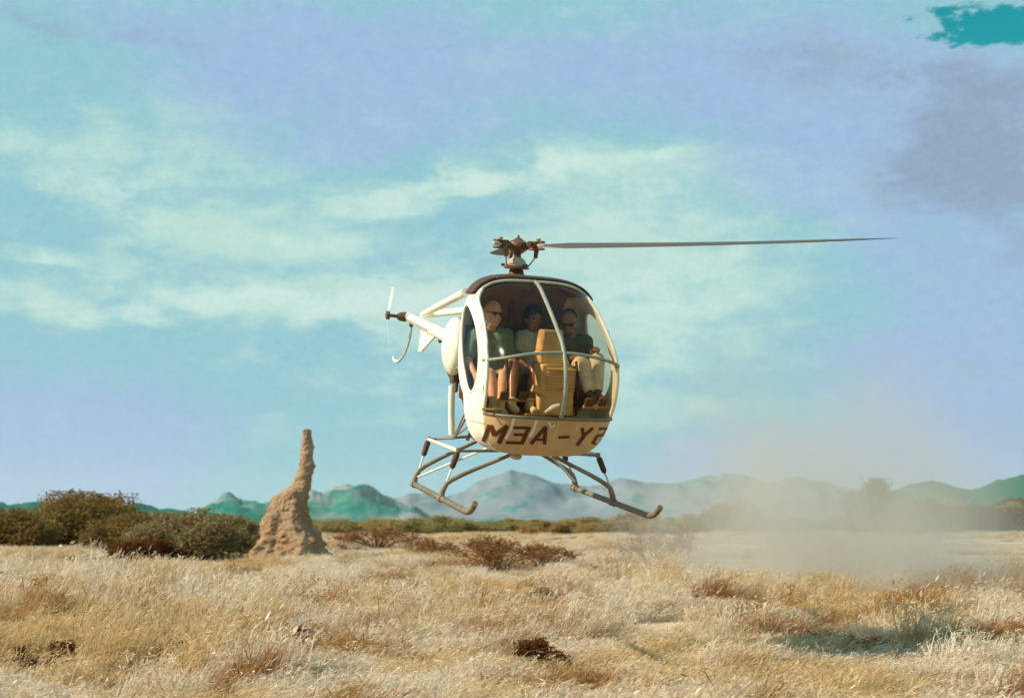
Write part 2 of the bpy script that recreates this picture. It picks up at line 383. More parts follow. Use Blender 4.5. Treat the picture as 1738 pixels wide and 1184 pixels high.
def is_screen(x, y, z): return (x > xdoor(z)) & (z > ZS)
def is_nose(x, y, z): return (z <= ZS) & (x > .60) & ~((z > .80) & (x < 1.32) & (np.abs(y) > .5)) & ~((z > .80) & (x < .9))
def is_door(x, y, z): return (~is_screen(x, y, z)) & (~is_nose(x, y, z)) & (np.abs(y) > .50) & (z < 2.12) & (x > .03) & (z > .80)
def is_roof(x, y, z): return (~is_screen(x, y, z)) & (~is_door(x, y, z)) & (z > 1.95)
def is_rear(x, y, z): return (~is_screen(x, y, z)) & (~is_nose(x, y, z)) & (~is_door(x, y, z)) & (~is_roof(x, y, z))
def solid(o, th=.014):
    s_ = o.modifiers.new('solid', 'SOLIDIFY'); s_.thickness = th; s_.offset = 0; return o
for sgn in (-1, 1):
    for up in (0, 1):
        o = shell(lambda x, y, z: is_screen(x, y, z) & (y * sgn > 0) & ((z > zbar(y)) == bool(up)), -.004).build('windshield_pane', wind_gl, heli, 'all')
def is_sunlit_side(x, y, z): return is_nose(x, y, z) & (x < 1.20 + (z - .55) * .42) & (np.abs(y) > .30)  # sunlit part of the hull, left white up to a painted shade line
for sgn in (-1, 1): solid(shell(lambda x, y, z: is_sunlit_side(x, y, z) & (y * sgn > 0)).build('sunlit_side', white, heli, 'all'))
nose = solid(shell(lambda x, y, z: is_nose(x, y, z) & ~is_sunlit_side(x, y, z)).build('nose_panel', nose_shade, heli, 'all')); nose['label'] = 'lower nose panel with its shade painted tan, carrying the brown registration letters'
doors = {}
for sgn in (-1, 1):
    d_ = shell(lambda x, y, z: is_door(x, y, z) & (y * sgn > 0) & ~is_win(x, y, z)).build('door', white, heli, 'all'); solid(d_, .022); doors[sgn] = d_
    shell(lambda x, y, z: is_win(x, y, z) & (y * sgn > 0), -.006).build('window_pane', door_gl, d_, 'all')
    ring = [(x, sgn * YO(x, z, .004), z) for x, z in WPOLY + WPOLY[:1]]
    MB().tube(ring, .016, 8).build('window_seal', white, d_)
    hx, hz = .24, 1.30; hy = sgn * (YO(hx, hz) + .02)
    MB().tube([(hx - .05, hy - sgn * .015, hz), (hx - .03, hy + sgn * .02, hz), (hx + .06, hy + sgn * .02, hz), (hx + .08, hy - sgn * .015, hz)], .009, 8).build('door_handle', framem, d_)
    for hz in (1.15, 1.75):
        hx = float(xdoor(hz)) - .02; MB().tube([(hx, sgn * (YO(hx, hz) + .012), hz - .035), (hx, sgn * (YO(hx, hz) + .012), hz + .035)], .012, 8).build('hinge', framem, d_)
roof = solid(shell(is_roof).build('roof_panel', white, heli, 'all'))
solid(shell(is_rear).build('rear_panel', white, heli, 'all'))
solid(shell(lambda x, y, z: (z > 2.09) & (x < .65) & (np.abs(y) < .66), .035).build('roof_cap', roofm, heli, 'all'), .03)
solid(shell(lambda x, y, z: (is_rear(x, y, z) | is_roof(x, y, z) | is_nose(x, y, z)), -.03).build('cabin_lining', lining, heli, 'all'), .006)
# frames
def cedge(pts, r_, name, m, sm=0): return MB().tube(pts, r_, 10, sm).build(name, m, heli)
ths = np.linspace(math.atan2(2.24 - PC[1], .67 - PC[0]), math.atan2(ZS - PC[1], 1.76 - PC[0]), 60)
cedge([tuple(SF(np.array(q), np.array(math.pi / 2), .008)) for q in ths], .021, 'centre_bar', framem)
cedge([(XO(y, zbar(y), .006), y, zbar(y)) for y in np.linspace(-.70, .70, 70) if YO(.87, zbar(y)) > abs(y)], .017, 'cross_bar', framem)
sill = [(XO(y, ZS, .006), y, ZS) for y in np.linspace(-.665, .665, 60)]
cedge(sill, .016, 'windshield_sill', mat('sill_dark', (.16, .13, .09), .5))
arc = []
for y in np.linspace(-.66, .66, 50):
    z = 2.3
    a_, b_2 = PC[1], 2.4
    for _ in range(30):
        m_ = (a_ + b_2) / 2
        if YO(.67, m_, .008) > abs(y): a_ = m_
        else: b_2 = m_
    arc.append((.67, y, a_))
cedge(arc, .015, 'top_bar', mat('top_bar_paint', (.42, .46, .38), .45))
for sgn in (-1, 1):
    pts = [(float(xdoor(z)) + .006, sgn * YO(float(xdoor(z)) + .006, z, .004), z) for z in np.linspace(ZS, 2.13, 40)]
    cedge(pts, .020, 'door_post', white)
# floor, seat, bulkhead
fx = list(np.linspace(.30, 1.52, 30)); fl = MB()
for zf in (.84, .86): fl.v += [(x, s_ * max(.02, min(.58, YO(x, .80) - .07)), zf) for x in fx for s_ in (-1, 1)]
nf = len(fx); fl.f += [(2 * i, 2 * i + 1, 2 * i + 3, 2 * i + 2) for i in range(nf - 1)] + [(2 * nf + 2 * i + 2, 2 * nf + 2 * i + 3, 2 * nf + 2 * i + 1, 2 * nf + 2 * i) for i in range(nf - 1)]
fl.build('cabin_floor', lining, heli)
seat = MB().box((.44, 0, 1.06), (.52, 1.24, .18)).build('seat_bench', seatm, heli, bevel=.03)
for y in (-.42, 0, .42): MB().box((.16, y, 1.45), (.12, .38, .62), Matrix.Rotation(R(-8), 3, 'Y')).build('seat_back', seatm, heli, bevel=.04)
MB().box((.09, -.06, 1.95), (.06, .05, .5)).build('mast_cover', mat('interior_trim', (.20, .10, .04), .8), heli, bevel=.01)

# letters and painted sun streaks on the nose, laid on the surface
nb = shell(is_nose); bvh = BVHTree.FromPolygons([Vector(v) for v in nb.v], nb.f)
def on_nose(cx, cy, off):
    o, d = ray(760 + cx / 5.793, 680 + cy / 5.793); hit, nrm, _, _ = bvh.ray_cast(o, d)
    if hit is None: return None
    if nrm.dot(d) > 0: nrm = -nrm
    return hit + nrm * off
def stroke(mb, a, b_, wd, n=14, off=.0125):
    a = Vector(a); b_ = Vector(b_); t_ = (b_ - a).normalized(); p_ = Vector((-t_.y, t_.x)) * wd / 2; vs = []
    for i in range(n + 1):
        q = a.lerp(b_, i / n)
        for k in (-1, 0, 1): vs.append(on_nose(*(q + p_ * k), off))
    fs = [(i * 3 + k, i * 3 + k + 1, (i + 1) * 3 + k + 1, (i + 1) * 3 + k) for i in range(n) for k in (0, 1)]
    fs = [f for f in fs if all(vs[j] is not None for j in f)]
    vs = [v if v is not None else Vector((1.4, 0, .8)) for v in vs]
    mb.add(vs, fs)
LET = {
 'letter_m': [((358, 392), (418, 232), 40), ((428, 236), (466, 335), 44), ((462, 330), (590, 238), 38), ((588, 236), (505, 410), 42)],
 'letter_e': [((648, 256), (815, 259), 27), ((650, 323), (778, 327), 25), ((575, 402), (740, 406), 27), ((798, 252), (728, 412), 40)],
 'letter_a': [((816, 416), (962, 246), 34), ((960, 244), (948, 418), 38), ((868, 372), (955, 374), 24)],
 'hyphen': [((1084, 353), (1196, 346), 24)],
 'letter_y': [((1268, 428), (1338, 335), 32), ((1334, 345), (1318, 258), 32), ((1326, 342), (1424, 258), 28)],
}
five = [(1480, 268), (1556, 265), (1530, 330), (1468, 334), (1416, 410), (1452, 416)]
mb = MB(); rows = []
for i in range(len(five)):
    pv_ = Vector(five[max(i - 1, 0)]); nx_ = Vector(five[min(i + 1, len(five) - 1)]); t_ = (nx_ - pv_).normalized(); p_ = Vector((-t_.y, t_.x)) * 13
    rows.append([Vector(five[i]) - p_, Vector(five[i]) + p_])
for i in range(len(five) - 1):
    n_ = 10; vs = []
    for k in range(n_ + 1):
        for j in (0, .5, 1): q = rows[i][0].lerp(rows[i + 1][0], k / n_).lerp(rows[i][1].lerp(rows[i + 1][1], k / n_), j); vs.append(on_nose(*q, .0125))
    fs = [(k * 3 + j, k * 3 + j + 1, k * 3 + j + 4, k * 3 + j + 3) for k in range(n_) for j in (0, 1)]; fs = [f_ for f_ in fs if all(vs[z_] is not None for z_ in f_)]
    mb.add([v_ if v_ is not None else (1.5, .55, .75) for v_ in vs], fs)
b_m = bmesh.new(); o_five = mb.build('digit_five', letter, nose, False); b_m.from_mesh(o_five.data); bmesh.ops.remove_doubles(b_m, verts=b_m.verts, dist=.002)
bmesh.ops.delete(b_m, geom=[v_ for v_ in b_m.verts if not v_.link_faces], context='VERTS'); b_m.to_mesh(o_five.data); b_m.free()
for nm, st in LET.items():
    mb = MB()
    for a, b_, wd in st: stroke(mb, a, b_, wd)
    mb.build(nm, letter, nose, False)
for k, (streak, wd) in enumerate((([(652, 168), (622, 275), (572, 370)], 26), ([(870, 190), (838, 290), (800, 350)], 26), ([(1090, 200), (1062, 300), (1030, 370)], 12), ([(560, 385), (500, 485)], 14), ([(795, 358), (715, 480)], 14), ([(1288, 205), (1250, 320)], 10))):
    mb = MB()
    for a, b_ in zip(streak[:-1], streak[1:]): stroke(mb, a, b_, wd, 10, .0085)
    mb.build('sun_streak', mat('streak_bright', (.82, .80, .70), .3) if k < 2 else mat('streak_dim', (.66, .52, .32), .3), nose, False)  # streaks of sunlight on the nose, painted as pale strips
q = [on_nose(*c_, .014) for c_ in ((985, 195), (1012, 248), (1050, 232))]
if all(x is not None for x in q): MB().tube(q, .010, 8).build('pitot_bracket', white, nose)
o_, d_r = ray(935, 694); MB().tube([lp(926, 699, 0, 1.70), lp(938, 690, 0, 1.78), lp(950, 686, 0, 1.80)], [.014, .02, .012], 8).build('pitot_tube', white, heli)
MB().ell(lp(876, 774, 0, 1.15), (.06, .06, .035)).build('landing_light', platem, heli)

# console
cx_ = 1.22
def cp(px, py): p_ = lp(px, py, 0, cx_); return p_.y, p_.z
y0, zb = cp(912, 694); y1, _ = cp(972, 694); _, zt = cp(940, 618)
MB().box((cx_ - .10, (y0 + y1) / 2, (.90 + zt) / 2), (.26, y1 - y0, zt - .90), taper=.94).build('console_base', consolem, heli, bevel=.02)
con = bpy.data.objects['console_base']
for k in range(7):
    zz = lp(940, 626 + k * 5.6, 0, cx_ + .02).z
    MB().box((cx_ + .026, (y0 + y1) / 2 + .03, zz), (.03, (y1 - y0) * .80, .017), Matrix.Rotation(R(25), 3, 'Y')).build('louvre_slat', consolem, con)
MB().box((cx_ + .012, (y0 + y1) / 2 + .03, lp(940, 642, 0, cx_).z), (.016, (y1 - y0) * .82, .27)).build('louvre_recess', slotm, con)
yy0, z1 = cp(919, 598); yy1, z2 = cp(962, 563)
cw = Vector((cx_ - .10, (yy0 + yy1) / 2, 0))
mb = MB(); wb = (y1 - y0) * .86; wt = (yy1 - yy0)
for (za, zb_, w0, w1, dx) in ((zt - .002, z1 + .02, wb, wt * 1.12, .22),):
    ys = (y0 + y1) / 2 - .02
    mb.add([(cx_ - .12 + a * dx / 2, ys + b * w0 / 2, za) for a, b in ((-1, -1), (1, -1), (1, 1), (-1, 1))] + [(cx_ - .12 + a * dx / 2 * .7, cw.y + b * w1 / 2, zb_) for a, b in ((-1, -1), (1, -1), (1, 1), (-1, 1))], [(3, 2, 1, 0), (4, 5, 6, 7), (0, 1, 5, 4), (1, 2, 6, 5), (2, 3, 7, 6), (3, 0, 4, 7)])
mb.build('console_neck', consolem, heli, bevel=.02)
pod = MB().box((cx_ - .12, cw.y, (z1 + z2) / 2 + .012), (.20, wt, z2 - z1), taper=.84).build('instrument_pod', consolem, heli, bevel=.02)
for k in (-1, 1): MB().lathe((cx_ - .22, cw.y + k * wt * .2, (z1 + z2) / 2), [(.04, 0), (.04, .012), (.034, .014)], 14, (-1, 0, 0)).build('gauge', lens_m, pod)
MB().box(lp(917, 664, 0, 1.2), (.10, .17, .075), Matrix.Rotation(R(-22), 3, 'X')).build('console_wing', consolem, heli, bevel=.008)
# pedals and control sticks
for (a, b_) in (((846, 679), (908, 678)), ((990, 690), (1030, 690))):
    MB().tube([lp(*a, 0, 1.42), lp(*b_, 0, 1.42)], .018, 10).build('pedal_bar', yellowm, heli)
for (px, py) in ((856, 672), (888, 672), (1000, 683), (1022, 683)):
    p_ = lp(px, py, 0, 1.44); MB().box(p_, (.03, .09, .10), Matrix.Rotation(R(25), 3, 'Y')).build('pedal', slotm, heli, bevel=.01)
for y in (-.36, .40): MB().tube([(1.05, y, .9), (1.08, y, 1.2), (.98, y, 1.45)], [.014, .014, .02], 10, 2).build('control_stick', seatm, heli)
for k, (px, py) in enumerate(((832, 694), (905, 703))):
    a = lp(px - 14, py, 0, 1.5); b_ = lp(px + 22, py + 1, 0, 1.5); MB().tube([a, b_], .012, 8).build('floor_rail', yellowm, heli)

# mast and rotor head
mast = MB().lathe((0, 0, 0), [(.15, 2.22), (.14, 2.30), (.085, 2.34), (.07, 2.40), (.045, 2.46), (.035, 2.62)]).build('mast', hubm, heli)
MB().lathe((0, 0, 0), [(.06, 2.385), (.11, 2.40), (.135, 2.425), (.135, 2.437), (.10, 2.46), (.09, 2.485), (.05, 2.52)]).build('swashplate', platem, heli)
MB().lathe((0, 0, 0), [(.12, 2.392), (.142, 2.398), (.142, 2.408), (.11, 2.41)]).build('swash_ring', hubm, heli)
for a in (20, 140, 260): MB().box((.14 * math.cos(R(a)), .14 * math.sin(R(a)), 2.43), (.06, .035, .03), Matrix.Rotation(R(a), 3, 'Z')).build('swash_lug', hubm, heli, bevel=.004)
for k, (px, py) in enumerate(((881, 469), (894, 470))): MB().ell(lp(px, py, 0, .22), (.035, .03, .022)).build('roof_fitting', platem, heli)
hub0 = Vector((0, 0, 2.64))
MB().lathe((0, 0, 0), [(.05, 2.56), (.10, 2.60), (.12, 2.64), (.11, 2.68), (.05, 2.71), (.03, 2.73)], 18).build('rotor_hub', hubm, heli)
MB().lathe((0, 0, 0), [(.012, 2.72), (.012, 2.755), (.004, 2.76)], 10).build('hub_nut', hubm, heli)
tipw = HI @ along(1522, 404, 13.55)
d1 = (tipw - hub0); L1 = d1.length; az1 = math.atan2(d1.y, d1.x); cone = math.asin(d1.z / L1)
def blade_dir(a, c_): return Vector((math.cos(a) * math.cos(c_), math.sin(a) * math.cos(c_), math.sin(c_)))
def grip(a, c_):
    u = blade_dir(a, c_); rt = Matrix((u, Vector((0, 0, 1)).cross(u).normalized(), u.cross(Vector((0, 0, 1)).cross(u).normalized()))).transposed()
    mb = MB().tube([hub0 + u * .06, hub0 + u * .17], [.045, .04], 12)
    g_ = mb.build('blade_grip', hubm, heli)
    MB().box(hub0 + u * .225 + Vector((0, 0, .038)), (.16, .08, .022), rt).build('grip_fork', hubm, g_, bevel=.008)
    MB().box(hub0 + u * .225 - Vector((0, 0, .038)), (.16, .08, .022), rt).build('grip_fork', hubm, g_, bevel=.008)
    MB().box(hub0 + u * .19, (.07, .075, .07), rt).build('grip_block', hubm, g_, bevel=.012)
    MB().box(hub0 + u * .275, (.10, .05, .036), rt).build('blade_root', platem, g_, bevel=.008)
    MB().lathe(hub0 + u * .235 + Vector((0, 0, .03)), [(.02, 0), (.02, .03), (.03, .032), (.03, .045), (.012, .05)], 10).build('grip_bolt', platem, g_)
    side = Vector((-u.y, u.x, 0)).normalized()
    MB().tube([hub0 + u * .18, hub0 + u * .20 + side * .05 - Vector((0, 0, .04)), hub0 + u * .19 + side * .06 - Vector((0, 0, .13))], [.03, .03, .022], 10).build('pitch_horn', hubm, g_)
    MB().tube([hub0 + u * .19 + side * .06 - Vector((0, 0, .12)), Vector((u.x * .14, u.y * .14, 2.43))], .008, 8).build('pitch_link', framem, g_)
    MB().tube([hub0 + u * .16 + side * .03 + Vector((0, 0, .03)), hub0 + u * .17 - side * .09 + Vector((0, 0, .02))], .025, 10).build('lag_damper', hubm, g_)
    return u
def blade(a, c_, L, tw=R(20)):
    u = blade_dir(a, c_); sd_ = Vector((-u.y, u.x, 0)).normalized(); up = u.cross(sd_) * (1 if u.cross(sd_).z > 0 else -1)
    vs = []; fs = []; n = 26; sec = [(-.5, 0), (-.42, .30), (-.2, .5), (.1, .42), (.5, 0), (.1, -.36), (-.2, -.42), (-.42, -.26)]
    for i in range(n + 1):
        s_ = i / n; r_ = .28 + (L - .28) * s_
        ch = .17 * min(1, .35 + s_ * 9); th_ = .026 * min(1, 1.6 - s_ * 3 if s_ < .2 else 1)
        k = max(0, (s_ - .78) / .22); ch *= (1 - k ** 2.2) * .96 + .04; th_ *= (1 - k ** 2) * .85 + .15
        an = tw * (1.3 - s_); e1 = sd_ * math.cos(an) + up * math.sin(an); e2 = up * math.cos(an) - sd_ * math.sin(an)
        bend = up * (.06 * s_ * s_ - .06 * s_)
        for a_, b_ in sec: vs.append(hub0 + u * r_ + bend + e1 * a_ * ch + e2 * b_ * th_)
    m_ = len(sec)
    for i in range(n):
        for k in range(m_): k2 = (k + 1) % m_; fs.append((i * m_ + k, i * m_ + k2, (i + 1) * m_ + k2, (i + 1) * m_ + k))
    fs += [tuple(range(m_)), tuple(n * m_ + k for k in range(m_))]
    return MB().add(vs, fs).build('rotor_blade', bladem, heli)
back = math.atan2((lp(836, 430, 0, -3.8) - hub0).y, -3.8)
for a in (az1, back, (az1 + back) / 2 + math.pi if abs((az1 + back) / 2) < math.pi else az1 - R(120)): grip(a, cone if a == az1 else R(1))
b1 = blade(az1, cone, L1); b1['label'] = 'long brown rotor blade reaching out to the right'
blade(back, R(1.2), 3.85)

# tail
tb0 = lp(764, 574, 1, 0); te = lp(694, 538, 1, -.02)
boom = MB().tube([Vector((-.15, 0, tb0.z + .02)), tb0, te], [.085, .082, .066], 16).build('tail_boom', white, heli)
MB().tube([te + Vector((.05, -.06, -.02)), te.lerp(tb0, .6) + Vector((0, -.08, -.015))], .008, 6).build('drive_conduit', mat('conduit', (.30, .20, .14), .6), boom)
for f_ in (.15, .4): MB().lathe(te.lerp(tb0, f_), [(.074 + f_ * .008, -.012), (.074 + f_ * .008, .012)], 16, te - tb0).build('boom_band', white, boom)
MB().ell(te, (.09, .067, .067)).build('boom_cap', white, boom)
gx = te + Vector((-.02, -.04, .0))
ax_end = gx + Vector((0, -.26, .01))
gb = MB().tube([gx, gx + Vector((0, -.08, 0)), gx + Vector((0, -.12, 0))], [.07, .062, .04], 14).build('tail_gearbox', hubm, heli)
MB().tube([gx + Vector((0, -.10, 0)), ax_end], .024, 10).build('tail_shaft', hubm, gb)
MB().lathe(ax_end, [(.03, -.03), (.062, -.02), (.066, .02), (.03, .03)], 14, (0, 1, 0)).build('tail_rotor_hub', hubm, gb)
for k, (px, py) in enumerate(((667, 487), (661, 588))):
    tip = lp(px, py, 1, ax_end.y); u = (tip - ax_end); n = u.normalized(); side = Vector((0, 1, 0)).cross(n).normalized()
    vs = []
    for s_, c_ in ((.12, .012), (.3, .035), (.9, .04), (1., .02)):
        for a_, b_ in ((-1, 0), (0, .005), (1, 0), (0, -.005)): vs.append(ax_end + u * s_ + side * a_ * c_ + Vector((0, b_ + a_ * c_ * .25, 0)))
    fs = [(i * 4 + q, i * 4 + (q + 1) % 4, i * 4 + 4 + (q + 1) % 4, i * 4 + 4 + q) for i in range(3) for q in range(4)] + [(3, 2, 1, 0), (12, 13, 14, 15)]
    MB().add(vs, fs).build('tail_rotor_blade', mat('tail_blade_paint', (.62, .72, .68), .4), heli)
MB().tube([lp(698, 550, 1, 0), lp(697, 566, 1, 0), lp(693, 585, 1, 0), lp(686, 602, 1, 0), lp(676, 614, 1, 0), lp(670, 613, 1, 0), lp(668, 606, 1, 0)], [.02, .018, .016, .016, .018, .026, .024], 8, 1).build('tail_skid', mat('skid_paint', (.60, .62, .62), .5), heli)
MB().ell(lp(698, 551, 1, 0), (.03, .03, .04)).build('skid_clamp', hubm, heli)
fp = [lp(716, 559, 1, -.01), lp(740, 570, 1, -.01), lp(716, 597, 1, -.01), lp(711, 597, 1, -.01)]
MB().add([p_ + Vector((0, s_ * .014, 0)) for s_ in (-1, 1) for p_ in fp], [(0, 1, 2, 3), (7, 6, 5, 4), (0, 4, 5, 1), (1, 5, 6, 2), (2, 6, 7, 3), (3, 7, 4, 0)]).build('tail_fin', white, heli, bevel=.008)
MB().ell(lp(747, 578, 1, -.02), (.03, .03, .03)).build('boom_clamp', hubm, heli)
sa = lp(718, 534, 1, 0); sb = lp(790, 496, 0, .12)
MB().tube([sa, sb], [.045, .045], 12).build('boom_strut', white, heli)
MB().tube([Vector((sa.x, -sa.y, sa.z)), Vector((sb.x, -sb.y, sb.z))], .045, 12).build('boom_strut', white, heli)

# tanks, engine, frame behind the cabin
for sgn in (-1, 1):
    tc0 = lp(771, 588, 0, -.12)
    MB().ell((tc0.x, sgn * abs(tc0.y), tc0.z), (.22, .13, .315), nu=24, nv=16).build('fuel_tank', white, heli, 'all')
    MB().tube([(tc0.x, sgn * abs(tc0.y) * .9, tc0.z + .30), (tc0.x, sgn * abs(tc0.y) * .9, tc0.z + .335)], .03, 12).build('filler_cap', framem, heli)
eng = MB().box((-.34, 0, 1.12), (.55, .46, .36)).build('engine', exhm, heli, bevel=.03)
for sgn in (-1, 1):
    for x in (-.5, -.2): MB().lathe((x, sgn * .22, 1.12), [(.10, 0), (.10, .03), (.085, .035), (.10, .06), (.085, .065), (.10, .09), (.085, .095), (.10, .12), (.06, .13)], 14, (0, sgn, 0)).build('cylinder', hubm, eng)
ex = [lp(753, 598, 0, -.25), lp(756, 618, 0, -.22), lp(764, 634, 0, -.18), lp(773, 646, 0, -.12), lp(774, 664, 0, -.05)]
MB().tube(ex, [.012, .02, .03, .04, .02], 10, 1).build('exhaust_pipe', exhm, heli)
MB().box(lp(772, 640, 0, -.14), (.12, .09, .14)).build('exhaust_shroud', exhm, heli, bevel=.02)
MB().tube([lp(767, 654, 0, -.1), lp(766, 700, 0, -.1), lp(767, 737, 0, -.1)], .036, 12).build('rear_post', white, heli)
pr = [((801, 690), (771, 744), .013, .25), ((794, 690), (770, 742), .010, .2), ((806, 706), (813, 746), .016, .75), ((779, 736), (804, 716), .007, .3), ((770, 743), (742, 744), .014, -.1)]
for a, b_, r_, x in pr: MB().tube([lp(*a, 0, x), lp(*b_, 0, x - .2)], r_, 8).build('frame_tube', tubem, heli)
MB().tube([(-.35, -.2, .55), (.6, -.22, .62)], .02, 8).build('frame_tube', tubem, heli); MB().tube([(-.35, .2, .55), (.6, .22, .62)], .02, 8).build('frame_tube', tubem, heli)
for sgn in (-1, 1):
    MB().tube([(-.1, sgn * .5, 1.0), (-.38, sgn * .25, .50)], .016, 8).build('frame_tube', tubem, heli)
    MB().tube([(-.6, sgn * .15, 1.3), (-.36, sgn * .24, .52)], .016, 8).build('frame_tube', tubem, heli)

# landing gear
for sgn in (-1, 1):
    y = .93 * sgn
    sk = MB().tube([(-.30, y, 0), (-.2, y, 0), (.9, y, 0), (1.66, y, 0), (1.86, y, .0), (2.0, y, .035), (2.12, y, .12)], [.029, .031, .031, .031, .031, .031, .028], 14, 1).build('skid', skidm, heli)
    MB().tube([(-.315, y, 0), (-.26, y, 0)], .034, 12).build('skid_cap', platem, sk)
    for x, inner in ((-.25, (-.22, .18 * sgn, .53)), (.90, (.93, .22 * sgn, .47))):
        lg = MB().tube([(x, y, .03), (x, y * .985, .09), (x + .01, y * .93, .19), inner], [.032, .030, .024, .019], 12, 2).build('gear_leg', tubem, heli)
        MB().tube([(x - .05, y, 0), (x + .05, y, 0)], .040, 12).build('skid_clamp', tubem, lg)
        ox = -.40 if x < 0 else .82; top = Vector((ox, .761 * sgn, .476)); low = Vector((x + .005, y * .95, .17))
        dm_ = MB().tube([low, top], .011, 8).build('damper_rod', mat('damper_white', (.72, .68, .56), .4), heli)
        MB().tube([low.lerp(top, .42), low.lerp(top, .50), low.lerp(top, .88), low.lerp(top, .97)], [.014, .030, .033, .016], 12).build('damper_boot', rubber, dm_)
        MB().tube([top, (ox, .16 * sgn, .54 if x < 0 else .50)], [.014, .018], 10).build('outrigger', tubem, heli)
        MB().tube([top - Vector((0, 0, .025)), top + Vector((0, 0, .03))], .024, 10).build('outrigger_end', tubem, heli)
    MB().tube([(-.40, .765 * sgn, .478), (.82, .765 * sgn, .478)], [.018, .024], 10).build('drag_strut', mat('damper_white', (.72, .68, .56)), heli)
    MB().tube([(-.22, y * .97, .08), (.45, .30 * sgn, .50)], .013, 8).build('brace_rod', mat('damper_white', (.72, .68, .56)), heli)
    MB().tube([(.05, .45 * sgn, .52), (.10, .40 * sgn, .72)], .02, 8).build('frame_tube', tubem, heli)

# ------------------------------------------------------------------ people
def capsule(mb, p0, p1, r0, r1, n=5):
    mb.tube([Vector(p0).lerp(Vector(p1), k / n) for k in range(n + 1)], [r0 + (r1 - r0) * k / n for k in range(n + 1)], 12)
    mb.ell(p0, (r0,) * 3); mb.ell(p1, (r1,) * 3)
def fused(mb, name, m, parent=None, vox=.011, smooth=4):
    o = mb.build(name, m, parent, 'all')
    r_ = o.modifiers.new('fuse', 'REMESH'); r_.mode = 'VOXEL'; r_.voxel_size = vox; r_.use_smooth_shade = True
    s_ = o.modifiers.new('smooth', 'SMOOTH'); s_.iterations = smooth; s_.factor = .5
    return o
def person(J, skin, label, hair, hairstyle, shirt, legs, shoes, look=(1, 0, -.1), glasses=False, strap=False, sleeve=1.):
    f = Vector(look).normalized(); up = (Vector((0, 0, 1)) - f * f.z).normalized(); sd_ = up.cross(f); rot = Matrix((f, sd_, up)).transposed()
    H = J['head']; mb = MB(); f = f * 1.1; up = up * 1.1; sd_ = sd_ * 1.1; rot = rot * 1.1
    hp = (J['hipL'] + J['hipR']) / 2; ch = (J['shL'] + J['shR']) / 2 + Vector((.02, 0, -.07)); nk = (J['shL'] + J['shR']) / 2 + Vector((.01, 0, .04))
    capsule(mb, nk - Vector((0, 0, .05)), H - up * .08 - f * .02, .062, .056)
    mb.ell(H, (.098, .077, .118), rot, 18, 14); mb.ell(H + f * .035 - up * .075, (.058, .055, .05), rot)        # skull, jaw
    mb.ell(H + f * .10 - up * .022, (.020, .015, .027), rot); mb.ell(H + f * .075 + up * .028, (.025, .06, .018), rot)  # nose, brow
    mb.ell(H + f * .088 - up * .062, (.014, .028, .010), rot)                                                      # lips
    for s_ in (-1, 1): mb.ell(H + sd_ * s_ * .079 - f * .008 - up * .01, (.022, .010, .033), rot)                   # ears
    for s_ in 'LR':
        capsule(mb, J['hip' + s_], hp.lerp(ch, .5), .12, .115); capsule(mb, hp.lerp(ch, .5), J['sh' + s_].lerp(ch, .45), .115, .11); capsule(mb, ch, J['sh' + s_], .09, .068)
        capsule(mb, J['sh' + s_], J['el' + s_], .055, .043); capsule(mb, J['el' + s_], J['wr' + s_], .042, .028)
        capsule(mb, J['hip' + s_], J['kn' + s_], .088, .060); capsule(mb, J['kn' + s_], J['kn' + s_].lerp(J['an' + s_], .35), .056, .056); capsule(mb, J['kn' + s_].lerp(J['an' + s_], .35), J['an' + s_], .056, .037)
        an = J['an' + s_]; capsule(mb, an - Vector((.03, 0, .04)), an + Vector((.13, 0, -.065)), .036, .03)
        # hand: palm, four fingers with a knuckle bend, thumb from the side of the palm
        wr = J['wr' + s_]; hd = (wr - J['el' + s_]).normalized(); hs = hd.cross(Vector((0, 0, 1))).normalized(); hn = hs.cross(hd)
        if hn.z < 0: hn = -hn
        capsule(mb, wr, wr + hd * .06, .030, .034)
        for k, (ln, o_) in enumerate(((.072, -.030), (.082, -.010), (.078, .010), (.062, .029))):
            b0 = wr + hd * .075 + hs * o_; b1_ = b0 + hd * ln * .5 - hn * .012; b2 = b1_ + hd * ln * .22 - hn * ln * .45
            capsule(mb, b0, b1_, .0105, .0095, 2); capsule(mb, b1_, b2, .0095, .0085, 2)
        ts = 1 if s_ == 'R' else -1
        tb = wr + hd * .025 + hs * .03 * ts; capsule(mb, tb, tb + hs * .028 * ts + hd * .03 - hn * .012, .013, .011, 2); capsule(mb, tb + hs * .028 * ts + hd * .03 - hn * .012, tb + hs * .03 * ts + hd * .058 - hn * .03, .011, .009, 2)
    body = fused(mb, 'person', skin, None, .0085, 3); tag(body, label, 'person', 'people seated in the helicopter')
    # eyes
    for s_ in (-1, 1): MB().ell(H + f * .083 + sd_ * s_ * .033 + up * .008, (.012, .014, .010), rot).build('eye', lens_m, body)
    # shirt
    mb = MB(); g_ = .016
    for s_ in 'LR':
        capsule(mb, J['hip' + s_] + Vector((0, 0, .02)), hp.lerp(ch, .5), .12 + g_, .115 + g_); capsule(mb, hp.lerp(ch, .5), J['sh' + s_].lerp(ch, .45), .115 + g_, .11 + g_); capsule(mb, ch, J['sh' + s_], .09 + g_, .068 + g_)
        e_ = J['sh' + s_].lerp(J['el' + s_], sleeve) if sleeve <= 1 else J['el' + s_]
        capsule(mb, J['sh' + s_], e_, .058 + g_, .05 + g_)
        if sleeve > 1: capsule(mb, J['el' + s_], J['el' + s_].lerp(J['wr' + s_], .8), .05 + g_, .034 + g_)
    mb.ell(nk, (.075, .085, .04))
    fused(mb, 'shirt', shirt, body, .012, 3)
    # legs
    mb = MB()
